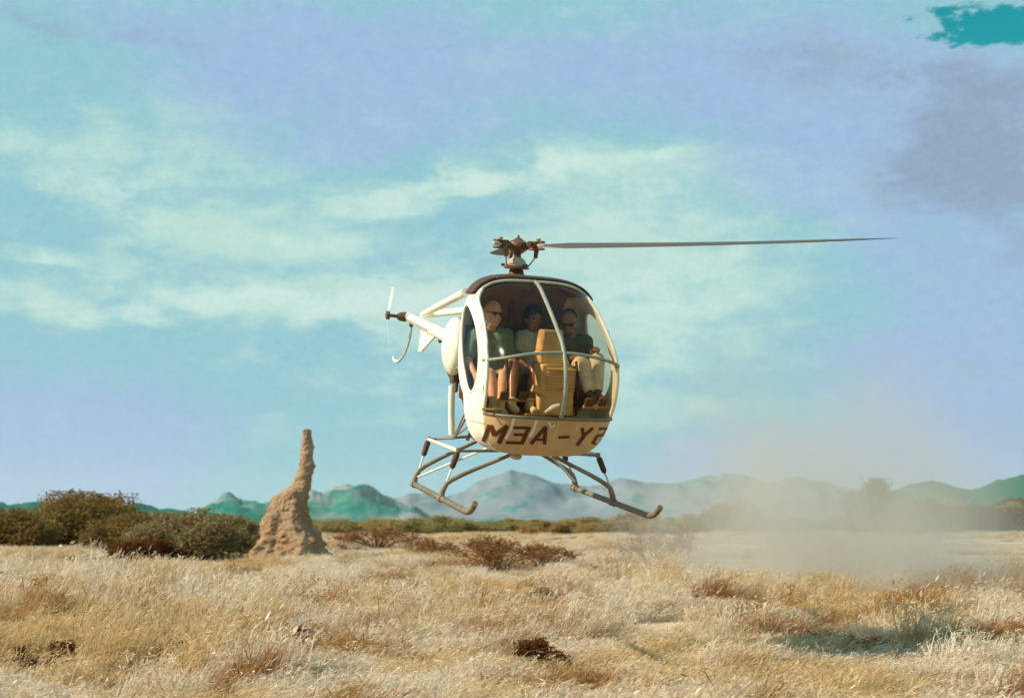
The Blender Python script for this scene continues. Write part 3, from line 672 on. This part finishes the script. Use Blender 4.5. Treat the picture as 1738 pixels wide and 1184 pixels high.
    for s_ in 'LR':
        k_ = J['hip' + s_].lerp(J['kn' + s_], 1 if legs[1] else .72)
        capsule(mb, J['hip' + s_] - Vector((0, 0, .01)), k_, .108, .080 if legs[1] else .092)
        if legs[1]: capsule(mb, J['kn' + s_], J['an' + s_].lerp(J['kn' + s_], .08), .080, .060)
    capsule(mb, J['hipL'], J['hipR'], .125, .125)
    fused(mb, 'trousers' if legs[1] else 'shorts', legs[0], body, .012, 3)
    for s_ in 'LR':
        an = J['an' + s_]; mb = MB(); capsule(mb, an - Vector((.035, 0, .045)), an + Vector((.14, 0, -.07)), .047, .04); capsule(mb, an + Vector((0, 0, .01)), an - Vector((.02, 0, .04)), .048, .045)
        fused(mb, 'shoe', shoes, body, .012, 3)
    mb = MB()
    if hairstyle == 'beard':
        mb.ell(H - f * .038 - up * .012, (.070, .082, .078), rot); mb.ell(H + f * .030 - up * .098, (.058, .058, .040), rot); [mb.ell(H + f * .02 + sd_ * k_ * .062 - up * .058, (.04, .018, .045), rot) for k_ in (-1, 1)]
    elif hairstyle == 'full':
        mb.ell(H - f * .018 + up * .035, (.105, .095, .105), rot, 20, 14); mb.ell(H - f * .05 - up * .03, (.075, .095, .09), rot)
    else:
        mb.ell(H - f * .040 + up * .030, (.076, .080, .094), rot, 20, 14)
    fused(mb, 'hair', hair, body, .010, 2)
    if glasses:
        mb = MB()
        for s_ in (-1, 1):
            mb.ell(H + f * .100 + sd_ * s_ * .034 + up * .008, (.006, .027, .016), rot); mb.tube([H + f * .098 + sd_ * s_ * .058 + up * .012, H + sd_ * s_ * .086 + up * .008], .004, 6)
        mb.tube([H + f * .104 - sd_ * .012 + up * .012, H + f * .104 + sd_ * .012 + up * .012], .004, 6)
        mb.build('sunglasses', lens_m, body)
    if strap:
        a = J['shR'].lerp(ch, .4) + Vector((.06, 0, .10)); b_ = J['hipL'] + Vector((.14, 0, .06))
        pts = [J['shR'].lerp(ch, .4) + Vector((-.08, 0, .08)), a, a.lerp(b_, .4) + Vector((.10, 0, 0)), b_]
        MB().tube(pts, .026, 8, 2, flat=.3).build('shoulder_strap', strapm, body)
    body.matrix_world = HW
    return body
def joints(**k): return {n: lp(*v[:2], 0, v[2]) for n, v in k.items()}
JL = joints(head=(836, 530, .50), shL=(806, 569, .42), shR=(859, 569, .42), elL=(795, 612, .52), wrL=(806, 634, .74), elR=(868, 608, .52), wrR=(858, 628, .86), hipL=(822, 650, .44), hipR=(848, 650, .44), knL=(832, 634, .95), knR=(854, 636, .98), anL=(838, 684, 1.16), anR=(850, 688, 1.20))
JM = joints(head=(905, 540, .40), shL=(884, 573, .36), shR=(930, 573, .36), elL=(878, 608, .46), wrL=(892, 622, .72), elR=(934, 612, .46), wrR=(918, 626, .72), hipL=(890, 648, .42), hipR=(915, 648, .42), knL=(872, 618, .96), knR=(908, 624, .96), anL=(869, 682, 1.18), anR=(900, 684, 1.10))
JR = joints(head=(965, 546, .55), shL=(949, 582, .47), shR=(994, 580, .47), elL=(946, 618, .58), wrL=(972, 608, .84), elR=(1003, 612, .60), wrR=(1010, 596, .90), hipL=(968, 645, .48), hipR=(994, 645, .48), knL=(986, 615, .95), knR=(1014, 611, .98), anL=(1000, 664, 1.12), anR=(1014, 664, 1.16))
person(JL, skinp, 'balding person with white beard and green shirt beside the near door', hairw, 'beard', shirtg, (shortk, False), shoem, (1, .30, -.18), True, sleeve=.75)
person(JM, skind, 'dark haired person in a pale shirt with shoulder strap, seated in the middle', hairk, 'full', shirtw, (shortk, False), shoem, (1, .1, -.1), False, True, .55)
person(JR, skind, 'person in dark olive shirt and white trousers seated right of the console', hairk, 'short', shirto, (trousw, True), bootm, (1, -.50, -.45), True, sleeve=2)

# ------------------------------------------------------------------ termite mound
mcrop = [(76, 590, 632), (84, 578, 640), (110, 568, 642), (150, 560, 648), (175, 562, 652), (220, 568, 657), (260, 566, 652), (300, 563, 652), (350, 550, 660), (390, 545, 648), (430, 530, 640), (470, 515, 638), (500, 495, 634), (520, 455, 632), (550, 400, 629), (600, 352, 626), (650, 335, 626), (700, 315, 630), (740, 302, 636), (780, 295, 645), (810, 290, 672), (850, 280, 706), (900, 260, 735), (960, 230, 757), (1000, 203, 780), (1050, 180, 812), (1110, 160, 840), (1160, 140, 860)]
base = ground_at(496, 966); MY = base.y; u = MY / FPX
mz = [along(500, 710 + cy / 4.383, MY).z for cy, _, _ in mcrop]; ml = [along(380 + l / 4.383, 900, MY).x for _, l, _ in mcrop]; mr = [along(380 + r_ / 4.383, 900, MY).x for _, _, r_ in mcrop]
order = np.argsort(mz); zz = np.array(mz)[order]; ll = np.array(ml)[order]; rr = np.array(mr)[order]
nz_, na_ = 330, 230; vs = []; fs = []
for i in range(nz_ + 1):
    z = zz[0] + (zz[-1] - zz[0]) * i / nz_; l = np.interp(z, zz, ll); r_ = np.interp(z, zz, rr); c0 = (l + r_) / 2; h = (r_ - l) / 2
    if i > nz_ - 5: h *= (1, .93, .82, .65, .4)[i - nz_ + 4]
    for k in range(na_):
        a = 2 * math.pi * k / na_; ca, sa_ = math.cos(a), math.sin(a)
        p_ = Vector((c0 + h * math.copysign(abs(ca) ** .9, ca), MY + h * (.9 if z < 2.6 else .95) * math.copysign(abs(sa_) ** .9, sa_), z))
        n_ = Vector((ca, sa_, 0)); q = Vector((p_.x - base.x, p_.y - base.y, z))
        lump = noise.fractal(q * 1.5, 1., 2.1, 4) * .16 + abs(noise.noise(Vector((q.x * 2.6, q.y * 2.6, z * .9)))) * -.16
        vor = noise.voronoi(q * 3.1)[0][0]; lump += (.28 - min(.5, vor)) * .20
        vor2 = noise.voronoi(q * 7.5)[0][0]; lump += (.3 - min(.5, vor2)) * .07
        amp = min(1., .12 + h * .8); d = (lump + .03) * amp + .045 + .04 * noise.fractal(q * 2.6, 1., 2., 4) + (.3 - min(.5, vor2)) * .035 + (.28 - min(.5, vor)) * .06
        if z < 2.3:                                    # buttress lobe at the front right of the foot
            da = math.atan2(math.sin(a - R(-68)), math.cos(a - R(-68))); d += .42 * math.exp(-(da / .34) ** 2) * math.exp(-((z - .6) / .95) ** 2)
            da = math.atan2(math.sin(a - R(-128)), math.cos(a - R(-128))); d += .30 * math.exp(-(da / .30) ** 2) * math.exp(-((z - .5) / 1.2) ** 2)
        vs.append(p_ + n_ * d + Vector((0, 0, .05 * lump)))
for i in range(nz_):
    for k in range(na_): k2 = (k + 1) % na_; fs.append((i * na_ + k, i * na_ + k2, (i + 1) * na_ + k2, (i + 1) * na_ + k))
fs.append(tuple(nz_ * na_ + k for k in range(na_)))
mm = bpy.data.materials.new('mound_clay'); mm.use_nodes = True; t = NT(mm.node_tree); b = t.n['Principled BSDF']; tc_ = t.new('ShaderNodeTexCoord'); v = tc_.outputs['Object']
c = t.mix(t.ramp(t.noise(v, 1.4, 6, .65), .35, .65), (.29, .18, .105), (.38, .255, .16)); c = t.mix(t.ramp(t.noise(v, 9, 6, .7), .5, .75), c, (.25, .13, .06))
t.l.new(c, b.inputs['Base Color']); b.inputs['Roughness'].default_value = 1; b.inputs['Specular IOR Level'].default_value = .05
bn = t.new('ShaderNodeBump'); bn.inputs['Strength'].default_value = .8; bn.inputs['Distance'].default_value = .06; t.l.new(t.noise(v, 11, 6, .7), bn.inputs['Height']); t.l.new(bn.outputs[0], b.inputs['Normal'])
mo = MB(); mo.v = [tuple(v_) for v_ in vs]; mo.f = fs; mound = mo.build('termite_mound', mm, smooth='all'); tag(mound, 'tall tan clay termite mound with a leaning chimney spire', 'termite mound')

# ------------------------------------------------------------------ bushes
leafA = foliage('leaf_olive', ((.14, .098, .028), (.29, .22, .075), (.19, .095, .028), (.31, .20, .075)), .7, .5)
leafB = foliage('leaf_greygreen', ((.15, .13, .055), (.36, .33, .17), (.19, .115, .045), (.34, .26, .13)), .9, .5)
leafR = foliage('leaf_rust', ((.20, .085, .030), (.34, .17, .075), (.26, .13, .055), (.40, .23, .11)), .9)
leafF = foliage('leaf_far', ((.27, .23, .085), (.42, .35, .14), (.34, .22, .085), (.44, .33, .14)), .05, .5)
leafD = foliage('leaf_dark', ((.085, .034, .010), (.18, .08, .026), (.12, .045, .014), (.22, .105, .036)), .9, .5)
leafY = foliage('leaf_yellow', ((.22, .145, .045), (.36, .25, .09), (.26, .16, .05), (.42, .30, .13)), 1.2)
leafT = foliage('leaf_tree', ((.06, .09, .032), (.14, .17, .065), (.10, .09, .03), (.19, .17, .07)), .5)
twig = mat('twig_bark', (.17, .095, .05), .95, (.11, .055, .026), 8)
def leaf_mesh(name, pts, sizes, m, aspect=.5, seed=0):
    """pts: leaf centres; one folded quad each with a random tone"""
    rg = np.random.default_rng(seed); n = len(pts); P = np.asarray(pts); S = np.asarray(sizes)[:, None]
    d = rg.normal(size=(n, 3)); d[:, 2] = d[:, 2] * .6 + .25; d /= np.linalg.norm(d, axis=1)[:, None]
    e = np.cross(d, rg.normal(size=(n, 3))); e /= np.linalg.norm(e, axis=1)[:, None] + 1e-9
    V = np.stack([P - d * S, P + e * S * aspect, P + d * S, P - e * S * aspect], 1).reshape(-1, 3)
    me = bpy.data.meshes.new(name); me.vertices.add(4 * n); me.vertices.foreach_set('co', V.ravel())
    me.loops.add(4 * n); me.loops.foreach_set('vertex_index', np.arange(4 * n)); me.polygons.add(n)
    me.polygons.foreach_set('loop_start', np.arange(n) * 4); me.polygons.foreach_set('loop_total', np.full(n, 4)); me.update(calc_edges=True)
    at = me.attributes.new('rnd', 'FLOAT', 'FACE'); at.data.foreach_set('value', rg.random(n)); me.materials.append(m); return me
def bush_meshes(seed, leaf, n=7000, nl=26, size=.045, flat=.8, dense=.35):
    """unit bush: radius ~1, height ~1; lobes of leaf clumps on spreading stems"""
    rg = np.random.default_rng(seed); st = MB(); pts = []; sz = []
    for k in range(nl):
        a = rg.random() * 2 * np.pi; q = rg.random() ** .5; el_ = rg.random()
        tip = Vector((math.cos(a) * q * .92, math.sin(a) * q * .92, (.30 + .62 * math.sqrt(max(0, 1 - q * q)) * (0.55 + .45 * el_))))
        st.tube([Vector((0, 0, 0)) + Vector((math.cos(a), math.sin(a), 0)) * .08, tip * .5 + Vector((0, 0, .12)), tip], [.02, .012, .004], 4)
        lr = .16 + .16 * rg.random(); m_ = n // nl
        g_ = np.clip(rg.normal(size=(m_, 3)), -1.7, 1.7) * np.array([lr * .62, lr * .62, lr * .5]); pts.append(np.array(tip) + g_)
        tw = rg.integers(2, 6)
        for _ in range(tw):                            # twigs poking out of the clump
            dr = np.array([rg.normal() * .5, rg.normal() * .5, abs(rg.normal()) * .6 + .15]); dr /= np.linalg.norm(dr); L = lr * (.65 + .5 * rg.random()); st.tube([tip, tip + Vector(dr) * L], [.005, .002], 3)
            s_ = rg.random((24, 1)); pts.append(np.array(tip) + dr * s_ * L + rg.normal(size=(24, 3)) * .018)
    ms = n // 5; a = rg.random(ms) * 2 * np.pi; q = rg.random(ms) ** .5
    pts.append(np.stack([np.cos(a) * q * .85, np.sin(a) * q * .85, rg.random(ms) * .5], 1))
    P = np.concatenate(pts); P = P[P[:, 2] > .01]
    lm = leaf_mesh('foliage', P, size * (.5 + rg.random(len(P))), leaf, .5, seed)
    sm = bpy.data.meshes.new('stems'); sm.from_pydata(st.v, [], st.f); sm.materials.append(twig); return lm, sm
PROTO = {}; KEEP = []
def bush(px, py, wpx, hpx, proto, name, label, cat, group=None, rot=None, dist=None, sink=.03, dscale=1.):
    g_ = ground_at(px, py)
    lift = 0.
    if not dist and py > 925: lift = (.32 if proto == 'dark' else .13) if py > 985 else .12; g_ = g_ * (1 - lift / CAMH)
    if dist: g_ = Vector(((px - CX) / FPX * dist, dist, 0))
    u_ = g_.y / FPX; o = bpy.data.objects.new(name, None); COL.objects.link(o)
    o.location = (g_.x, g_.y, gh(g_.x, g_.y) - sink); o.rotation_euler = (0, 0, random.random() * 6.28 if rot is None else rot)
    wd = wpx * u_ / 2; o.scale = (wd * dscale, wd * dscale, hpx * u_ + lift)
    lm, sm = PROTO[proto]; KEEP.append((g_.x, g_.y, wd))
    for nm, me in (('crown' if 'tree' in name else 'foliage', lm), ('trunk' if 'tree' in name else 'stem', sm)):
        c_ = bpy.data.objects.new(nm, me); COL.objects.link(c_); c_.parent = o
    return tag(o, label, cat, group)
PROTO['olive'] = bush_meshes(1, leafA, 24000, 34, .026)
PROTO['olive2'] = bush_meshes(2, leafA, 18000, 26, .03)
PROTO['grey'] = bush_meshes(3, leafB, 15000, 34, .030)
PROTO['grey2'] = bush_meshes(4, leafB, 10000, 22, .034)
PROTO['dark'] = bush_meshes(5, leafD, 10000, 22, .034)
PROTO['rust'] = bush_meshes(6, leafR, 3200, 28, .026)
PROTO['far'] = bush_meshes(7, leafF, 9000, 24, .042); PROTO['far2'] = bush_meshes(8, leafF, 9000, 18, .042)
PROTO['tree'] = bush_meshes(9, leafT, 16000, 26, .034)
PROTO['yellow'] = bush_meshes(10, leafY, 7000, 22, .034)
bush(135, 933, 205, 96, 'olive', 'bush', 'largest rounded olive bush near the left edge', 'bush')
bush(15, 938, 150, 74, 'olive2', 'bush', 'dark olive bush cut off by the left edge', 'bush')
bush(72, 934, 110, 55, 'dark', 'bush', 'low brown bush between the two olive bushes at left', 'bush')
bush(225, 942, 150, 66, 'olive2', 'bush', 'olive bush right behind the sprawling grey-green one', 'bush')
bush(255, 958, 150, 46, 'dark', 'bush', 'low dark bush at the left foot of the grey-green thicket', 'bush')
bush(325, 956, 200, 86, 'grey', 'bush', 'sprawling grey-green leafy bush left of the termite mound', 'bush')
bush(398, 940, 95, 62, 'grey2', 'bush', 'grey-green bush touching the left side of the mound', 'bush')
bush(295, 930, 150, 58, 'olive', 'bush', 'olive bush seen over the grey-green thicket', 'bush')
bush(420, 962, 90, 12, 'grey', 'herb', 'low grey-green herb at the front foot of the mound', 'herb')
bush(205, 968, 90, 14, 'rust', 'shrub', 'flat rusty shrub in front of the left bushes', 'shrub')
# far line of scrub
far = []
xs = list(range(525, 1120, 27)) + list(range(1130, 1480, 44)) + list(range(240, 440, 50))
for k, x in enumerate(xs):
    dd = 150 + 60 * random.random(); wpx = random.uniform(70, 120); hp = random.uniform(20, 32) + (CAMH * FPX / dd - 20)
    bush(x + random.uniform(-10, 10), 0, wpx, hp * .95, random.choice(('far', 'far2')), 'bush', 'distant olive scrub bush in the line below the hills', 'bush', 'distant scrub line', dist=dd)
for k, x in enumerate(range(1530, 1760, 40)):
    bush(x, 0, 105, random.uniform(50, 60), ('dark', 'dark', 'far2')[k % 3], 'bush', 'brown scrub bush in the hazy line at right', 'bush', 'scrub line at right', dist=150 + random.random() * 20)
bush(1722, 897, 130, 52, 'dark', 'bush', 'dark brown bush at the right edge below the hills', 'bush')
bush(1490, 906, 120, 84, 'tree', 'tree', 'green bushy tree showing through the dust at right', 'tree')
bush(1245, 906, 130, 52, 'far', 'bush', 'tall olive bush standing inside the dust cloud', 'bush')
bush(1590, 904, 90, 50, 'tree', 'bush', 'green bush right of the dusty tree', 'bush')
# rusty sparse shrubs in the middle distance
for x, y, w_, h_, lb in ((840, 965, 180, 62, 'widest rust coloured sparse shrub below the left skid'), (735, 955, 100, 46, 'rust coloured sparse shrub left of the widest one'), (640, 930, 150, 38, 'faint rusty shrub between mound and left skid'), (925, 960, 120, 40, 'low rusty shrub right of the widest one'), (1005, 985, 110, 34, 'low rusty shrub left of the bare twiggy shrub'), (585, 945, 70, 26, 'small rusty shrub at the right foot of the mound'), (1080, 905, 110, 40, 'rusty shrub behind the bare twiggy shrub')):
    bush(x, y, w_, h_, 'rust', 'shrub', lb, 'shrub')
# bare twiggy shrub
def twig_shrub(px, py, wpx, hpx, label):
    g_ = ground_at(px, py); u_ = g_.y / FPX; o = bpy.data.objects.new('twiggy_shrub', None); COL.objects.link(o); o.location = (g_.x, g_.y, gh(g_.x, g_.y) - .02)
    rg = np.random.default_rng(21); mb = MB(); lv = []
    def grow(p, d, L, r_, lev):
        q = p + d * L; mid = p.lerp(q, .5) + Vector(rg.normal(size=3)) * L * .06; mb.tube([p, mid, q], [r_, r_ * .8, r_ * .6], 4)
        if lev == 0:
            for _ in range(5): lv.append(q + Vector(rg.normal(size=3)) * .09)
            return
        for _ in range(3 if lev > 1 else 4):
            nd = (d + Vector(rg.normal(size=3)) * .42 + Vector((0, 0, .06))).normalized(); grow(p.lerp(q, .55 + .45 * rg.random()), nd, L * (.55 + .25 * rg.random()), r_ * .6, lev - 1)
    for k in range(11):
        a = k / 11 * 6.28 + rg.random(); sp = .35 + .75 * rg.random(); grow(Vector((0, 0, 0)), Vector((math.cos(a) * sp, math.sin(a) * sp, .8)).normalized(), hpx * u_ * .46, .022, 3)
    c_ = mb.build('branches', mat('rust_bark', (.27, .135, .065), .95, (.20, .09, .04), 8), o, False)
    lm = leaf_mesh('foliage', [tuple(v_) for v_ in lv], np.full(len(lv), .03), leafR, .5, 3); c_ = bpy.data.objects.new('foliage', lm); COL.objects.link(c_); c_.parent = o
    tag(o, label, 'shrub')
twig_shrub(1125, 985, 170, 112, 'bare branching rust coloured shrub below the right skid')
# dark tufts in the grass
for x, y, w_, h_, pr_, nm, lb in (
    (117, 1092, 70, 28, 'dark', 'shrub', 'small dark brown shrublet in the grass at lower left'), (40, 1092, 40, 18, 'dark', 'shrub', 'tiny dark shrublet nearest the left edge'),
    (297, 1092, 62, 26, 'dark', 'shrub', 'small dark shrublet between the left one and the ochre tussock'), (500, 1086, 60, 34, 'dark', 'shrub', 'dark shrublet inside the ochre tussock'),
    (918, 1100, 92, 24, 'dark', 'shrub', 'darkest brown shrub in the grass below the helicopter'), (925, 1040, 74, 44, 'grey2', 'herb', 'leafy green weed just above the darkest shrub'),
    (600, 1030, 110, 16, 'grey', 'herb', 'greyish green weed patch right of the mound foreground'), (840, 1050, 80, 24, 'yellow', 'herb', 'yellowish weed left of the leafy green weed'),
    (1650, 1104, 110, 40, 'yellow', 'herb', 'golden brown weed at lower right'), (1695, 1130, 90, 46, 'rust', 'shrub', 'rusty weed at the lower right edge'),
    (340, 1030, 30, 12, 'dark', 'shrub', 'tiny dark tuft in pale grass below the left thicket'), (22, 992, 50, 14, 'dark', 'shrub', 'flat dark tuft at the left edge above the pale grass'),
    (1395, 1098, 150, 34, 'rust', 'shrub', 'flattened rusty weed patch right of the bare dusty track'), (1480, 1108, 130, 30, 'rust', 'shrub', 'brown flattened weed left of the golden one'),
    (230, 1150, 90, 20, 'yellow', 'herb', 'low ochre weed at the bottom left')):
    bush(x, y, w_, h_, pr_, nm, lb, nm if nm == 'herb' else 'shrub')

# ------------------------------------------------------------------ grass
grassm = bpy.data.materials.new('dry_grass'); grassm.use_nodes = True; t = NT(grassm.node_tree); t.n.clear()
at = t.new('ShaderNodeAttribute'); at.attribute_name = 'rnd'; rn_ = at.outputs['Fac']; g = t.new('ShaderNodeNewGeometry'); P_ = g.outputs['Position']
c = t.mix(rn_, (.49, .325, .15), (.71, .53, .30))
c = t.mix(t.ramp(t.noise(P_, .30, 5, .62), .42, .54), c, t.mix(rn_, (.62, .49, .36), (.81, .71, .58)))
c = t.mix(t.ramp(t.noise(P_, .62, 5, .65), .52, .61), c, t.mix(rn_, (.26, .115, .035), (.46, .25, .085)))
c = t.mix(t.m('MULTIPLY', t.ramp(t.noise(t.mapping(P_, (1, 1, .2)), 1.1, 3, .6), .60, .70), .7), c, t.mix(rn_, (.26, .20, .07), (.42, .36, .16)))
d = t.new('ShaderNodeBsdfDiffuse'); tr = t.new('ShaderNodeBsdfTranslucent'); mx = t.new('ShaderNodeMixShader'); mx.inputs[0].default_value = .42
t.l.new(c, d.inputs[0]); t.l.new(c, tr.inputs[0]); t.l.new(d.outputs[0], mx.inputs[1]); t.l.new(tr.outputs[0], mx.inputs[2])
o = t.new('ShaderNodeOutputMaterial'); t.l.new(mx.outputs[0], o.inputs[0])
PCOL = bpy.data.collections.new('grass_tufts')
def tuft(seed, n=150, h0=.16, h1=.46, rad=.24, lean=.30, wd=.0034):
    rg = np.random.default_rng(seed); vs = []; fs = []; rn = []
    for k in range(n):
        a = rg.random() * 6.283; q = rad * rg.random() ** .6; p = np.array([math.cos(a) * q, math.sin(a) * q, -.02]); h = h0 + (h1 - h0) * rg.random() ** 1.3
        d = np.array([rg.normal() * .35 + lean, rg.normal() * .35, 0]); s_ = np.array([-math.sin(a + 1), math.cos(a + 1), 0]) * wd * (.7 + .8 * rg.random())
        m1 = p + np.array([0, 0, h * .5]) + d * h * .22; m2 = p + np.array([0, 0, h * .88]) + d * h * .62; tp = p + np.array([0, 0, h * .97]) + d * h * 1.02
        b = len(vs); vs += [p - s_, p + s_, m1 - s_ * .9, m1 + s_ * .9, m2 - s_ * .7, m2 + s_ * .7, tp]; fs += [(b, b + 1, b + 3, b + 2), (b + 2, b + 3, b + 5, b + 4), (b + 4, b + 5, b + 6)]
        v_ = rg.random(); rn += [v_] * 3
        if rg.random() < .45:                          # feathery seed head
            for _ in range(5):
                c_ = m2 + (tp - m2) * rg.random() * 1.2 + rg.normal(size=3) * .012; e1 = rg.normal(size=3) * .014 + np.array([.016, 0, .012]); e2 = rg.normal(size=3) * .003
                b = len(vs); vs += [c_ - e1, c_ + e2, c_ + e1, c_ - e2]; fs.append((b, b + 1, b + 2, b + 3)); rn.append(min(1, v_ * .4 + .6))
    me = bpy.data.meshes.new('grass_tuft'); me.from_pydata([tuple(v_) for v_ in vs], [], fs); at = me.attributes.new('rnd', 'FLOAT', 'FACE'); at.data.foreach_set('value', rn); me.materials.append(grassm)
    o = bpy.data.objects.new('grass_tuft', me); PCOL.objects.link(o); return o
for s_ in range(6): tuft(100 + s_, 230, .14, .40 + .03 * s_, .22 + .02 * (s_ % 3), .25 + .16 * (s_ % 4))
gp = []; gs = []; gr = []
def scatter(r0, r1, n, sxy, sz):
    for _ in range(n):
        r_ = math.sqrt(r0 * r0 + (r1 * r1 - r0 * r0) * random.random()); a = random.uniform(-.46, .46); x, y = r_ * math.sin(a), r_ * math.cos(a)
        n1 = noise.fractal(Vector((x * .11, y * .075, 1.7)), 1., 2., 4); n2 = noise.noise(Vector((x * .5, y * .5, 4.)))
        k = .78 + n1 * 1.15 + n2 * .50 + .35 * noise.noise(Vector((x * 1.5, y * 1.5, 8.)))
        px = CX + FPX * x / y; py = HZ + CAMH * FPX / y
        if 915 < py < 1000 and px > 1180: k *= .55                      # trodden brown flat at right
        xt = x + .6 * n2
        tm = max(abs(xt - 2.5) / 2.0, abs(y - 20.4 - .8 * n2) / 3.0) + .55 * noise.noise(Vector((x * 1.1, y * .8, 12.))) + random.uniform(-.25, .25)
        if tm < .95:                                                        # pale bare track
            if random.random() < .93 - .5 * max(0, tm): continue
            k *= .35
        elif 13.5 < y <= 18 and 1. < xt < 4.2: k = min(k * .5, .45)
        if 34 < y < 42 and abs(math.sin(x * .21 + 1.)) > .55 and x < 2: k *= .45  # pale open strips
        if 27 < y < 31 and -9 < xt < -1.5: k *= .4
        if y < 60 and any((x - kx) ** 2 < (kw * .85 + .1) ** 2 and -1.3 - kw < y - ky < kw for kx, ky, kw in KEEP if ky < 60):
            if random.random() < .55: continue
            k *= .42
        if y < 17: k = max(k, .55)
        if k < .22 + .30 * random.random(): continue
        k = min(1.4, k)
        gp.append((x, y, gh(x, y))); q = random.uniform(.85, 1.2); gs.append((sxy * q, sxy * q, sz * k * random.uniform(.8, 1.2))); gr.append((0, 0, random.uniform(-.9, .9)))
scatter(6.5, 22, 5200, 1., .95); tall = True; scatter(7, 40, 1500, 1.25, 1.5); scatter(22, 45, 10500, 1.15, .85); scatter(45, 110, 17000, 1.8, .8); scatter(110, 300, 9000, 3.6, 1.0)
me = bpy.data.meshes.new('grass'); me.from_pydata(gp, [], [])
for nm, dat in (('gscale', gs), ('grot', gr)):
    at = me.attributes.new(nm, 'FLOAT_VECTOR', 'POINT'); at.data.foreach_set('vector', np.array(dat).ravel())
gro = bpy.data.objects.new('grass', me); COL.objects.link(gro); tag(gro, 'dry blond windswept grass covering the plain', 'grass', kind='stuff')
ng = bpy.data.node_groups.new('scatter_grass', 'GeometryNodeTree')
ng.interface.new_socket('Geometry', in_out='INPUT', socket_type='NodeSocketGeometry'); ng.interface.new_socket('Geometry', in_out='OUTPUT', socket_type='NodeSocketGeometry')
gi = ng.nodes.new('NodeGroupInput'); go = ng.nodes.new('NodeGroupOutput'); ip = ng.nodes.new('GeometryNodeInstanceOnPoints'); ci = ng.nodes.new('GeometryNodeCollectionInfo')
ci.inputs[0].default_value = PCOL; ci.inputs['Separate Children'].default_value = True; ci.inputs['Reset Children'].default_value = True; ip.inputs['Pick Instance'].default_value = True
def nattr(n):
    a = ng.nodes.new('GeometryNodeInputNamedAttribute'); a.data_type = 'FLOAT_VECTOR'; a.inputs[0].default_value = n; return a.outputs[0]
rv = ng.nodes.new('FunctionNodeRandomValue'); rv.data_type = 'INT'; rv.inputs['Min'].default_value = 0; rv.inputs['Max'].default_value = 5
for n_ in rv.inputs:
    if n_.name == 'Min' and n_.type == 'INT': n_.default_value = 0
    if n_.name == 'Max' and n_.type == 'INT': n_.default_value = 5
ri = [o_ for o_ in rv.outputs if o_.type == 'INT'][0]
er = ng.nodes.new('FunctionNodeEulerToRotation'); ng.links.new(nattr('grot'), er.inputs[0])
ng.links.new(gi.outputs[0], ip.inputs['Points']); ng.links.new(ci.outputs[0], ip.inputs['Instance']); ng.links.new(ri, ip.inputs['Instance Index']); ng.links.new(er.outputs[0], ip.inputs['Rotation']); ng.links.new(nattr('gscale'), ip.inputs['Scale']); ng.links.new(ip.outputs[0], go.inputs[0])
gmod = gro.modifiers.new('scatter', 'NODES'); gmod.node_group = ng

# ------------------------------------------------------------------ dust and haze
def volume(name, bm_, label, dens_fn, col, aniso=.2):
    m = bpy.data.materials.new(name); m.use_nodes = True; t = NT(m.node_tree); t.n.clear()
    pv = t.new('ShaderNodeVolumePrincipled'); pv.inputs['Color'].default_value = (*col, 1); pv.inputs['Anisotropy'].default_value = aniso
    d = dens_fn(t)
    if isinstance(d, float): pv.inputs['Density'].default_value = d
    else: t.l.new(d, pv.inputs['Density'])
    o = t.new('ShaderNodeOutputMaterial'); t.l.new(pv.outputs[0], o.inputs['Volume'])
    ob = bm_.build(name, m, None, False); tag(ob, label, kind='stuff'); return ob, m
DY = 31.; dc = along(1365, 880, DY)
dust_mb = MB().ell((0, 0, 0), (1, 1, 1), nu=32, nv=20)
def dust_d(t):
    tc_ = t.new('ShaderNodeTexCoord'); v = tc_.outputs['Object']
    L = t.new('ShaderNodeVectorMath', operation='LENGTH'); t.l.new(v, L.inputs[0])
    fall = t.ramp(L.outputs['Value'], .98, .25)
    s_ = t.new('ShaderNodeSeparateXYZ'); t.l.new(v, s_.inputs[0])
    n1 = t.noise(t.mapping(v, (1.5, 1.5, 1.35)), 1.55, 6, .66)
    hgt = t.m('POWER', t.ramp(s_.outputs[2], .98, .0), .6)
    return t.m('MULTIPLY', t.m('MULTIPLY', t.m('MULTIPLY', fall, t.ramp(n1, .34, .74)), hgt), .58)
dust, dmat = volume('dust_cloud', dust_mb, 'tan dust blown up by the rotor wash at right', dust_d, (.86, .82, .75), .3)
dust.location = (dc.x, DY, .0); dust.scale = (5.1, 10., 7.4); dust['category'] = 'dust cloud'
hz_mb = MB().box((0, 5000, 160), (24000, 13000, 326))
haze, hmat = volume('haze', hz_mb, 'thin pale haze over the plain and hills', lambda t: 3.4e-5, (.80, .92, 1.), .3)
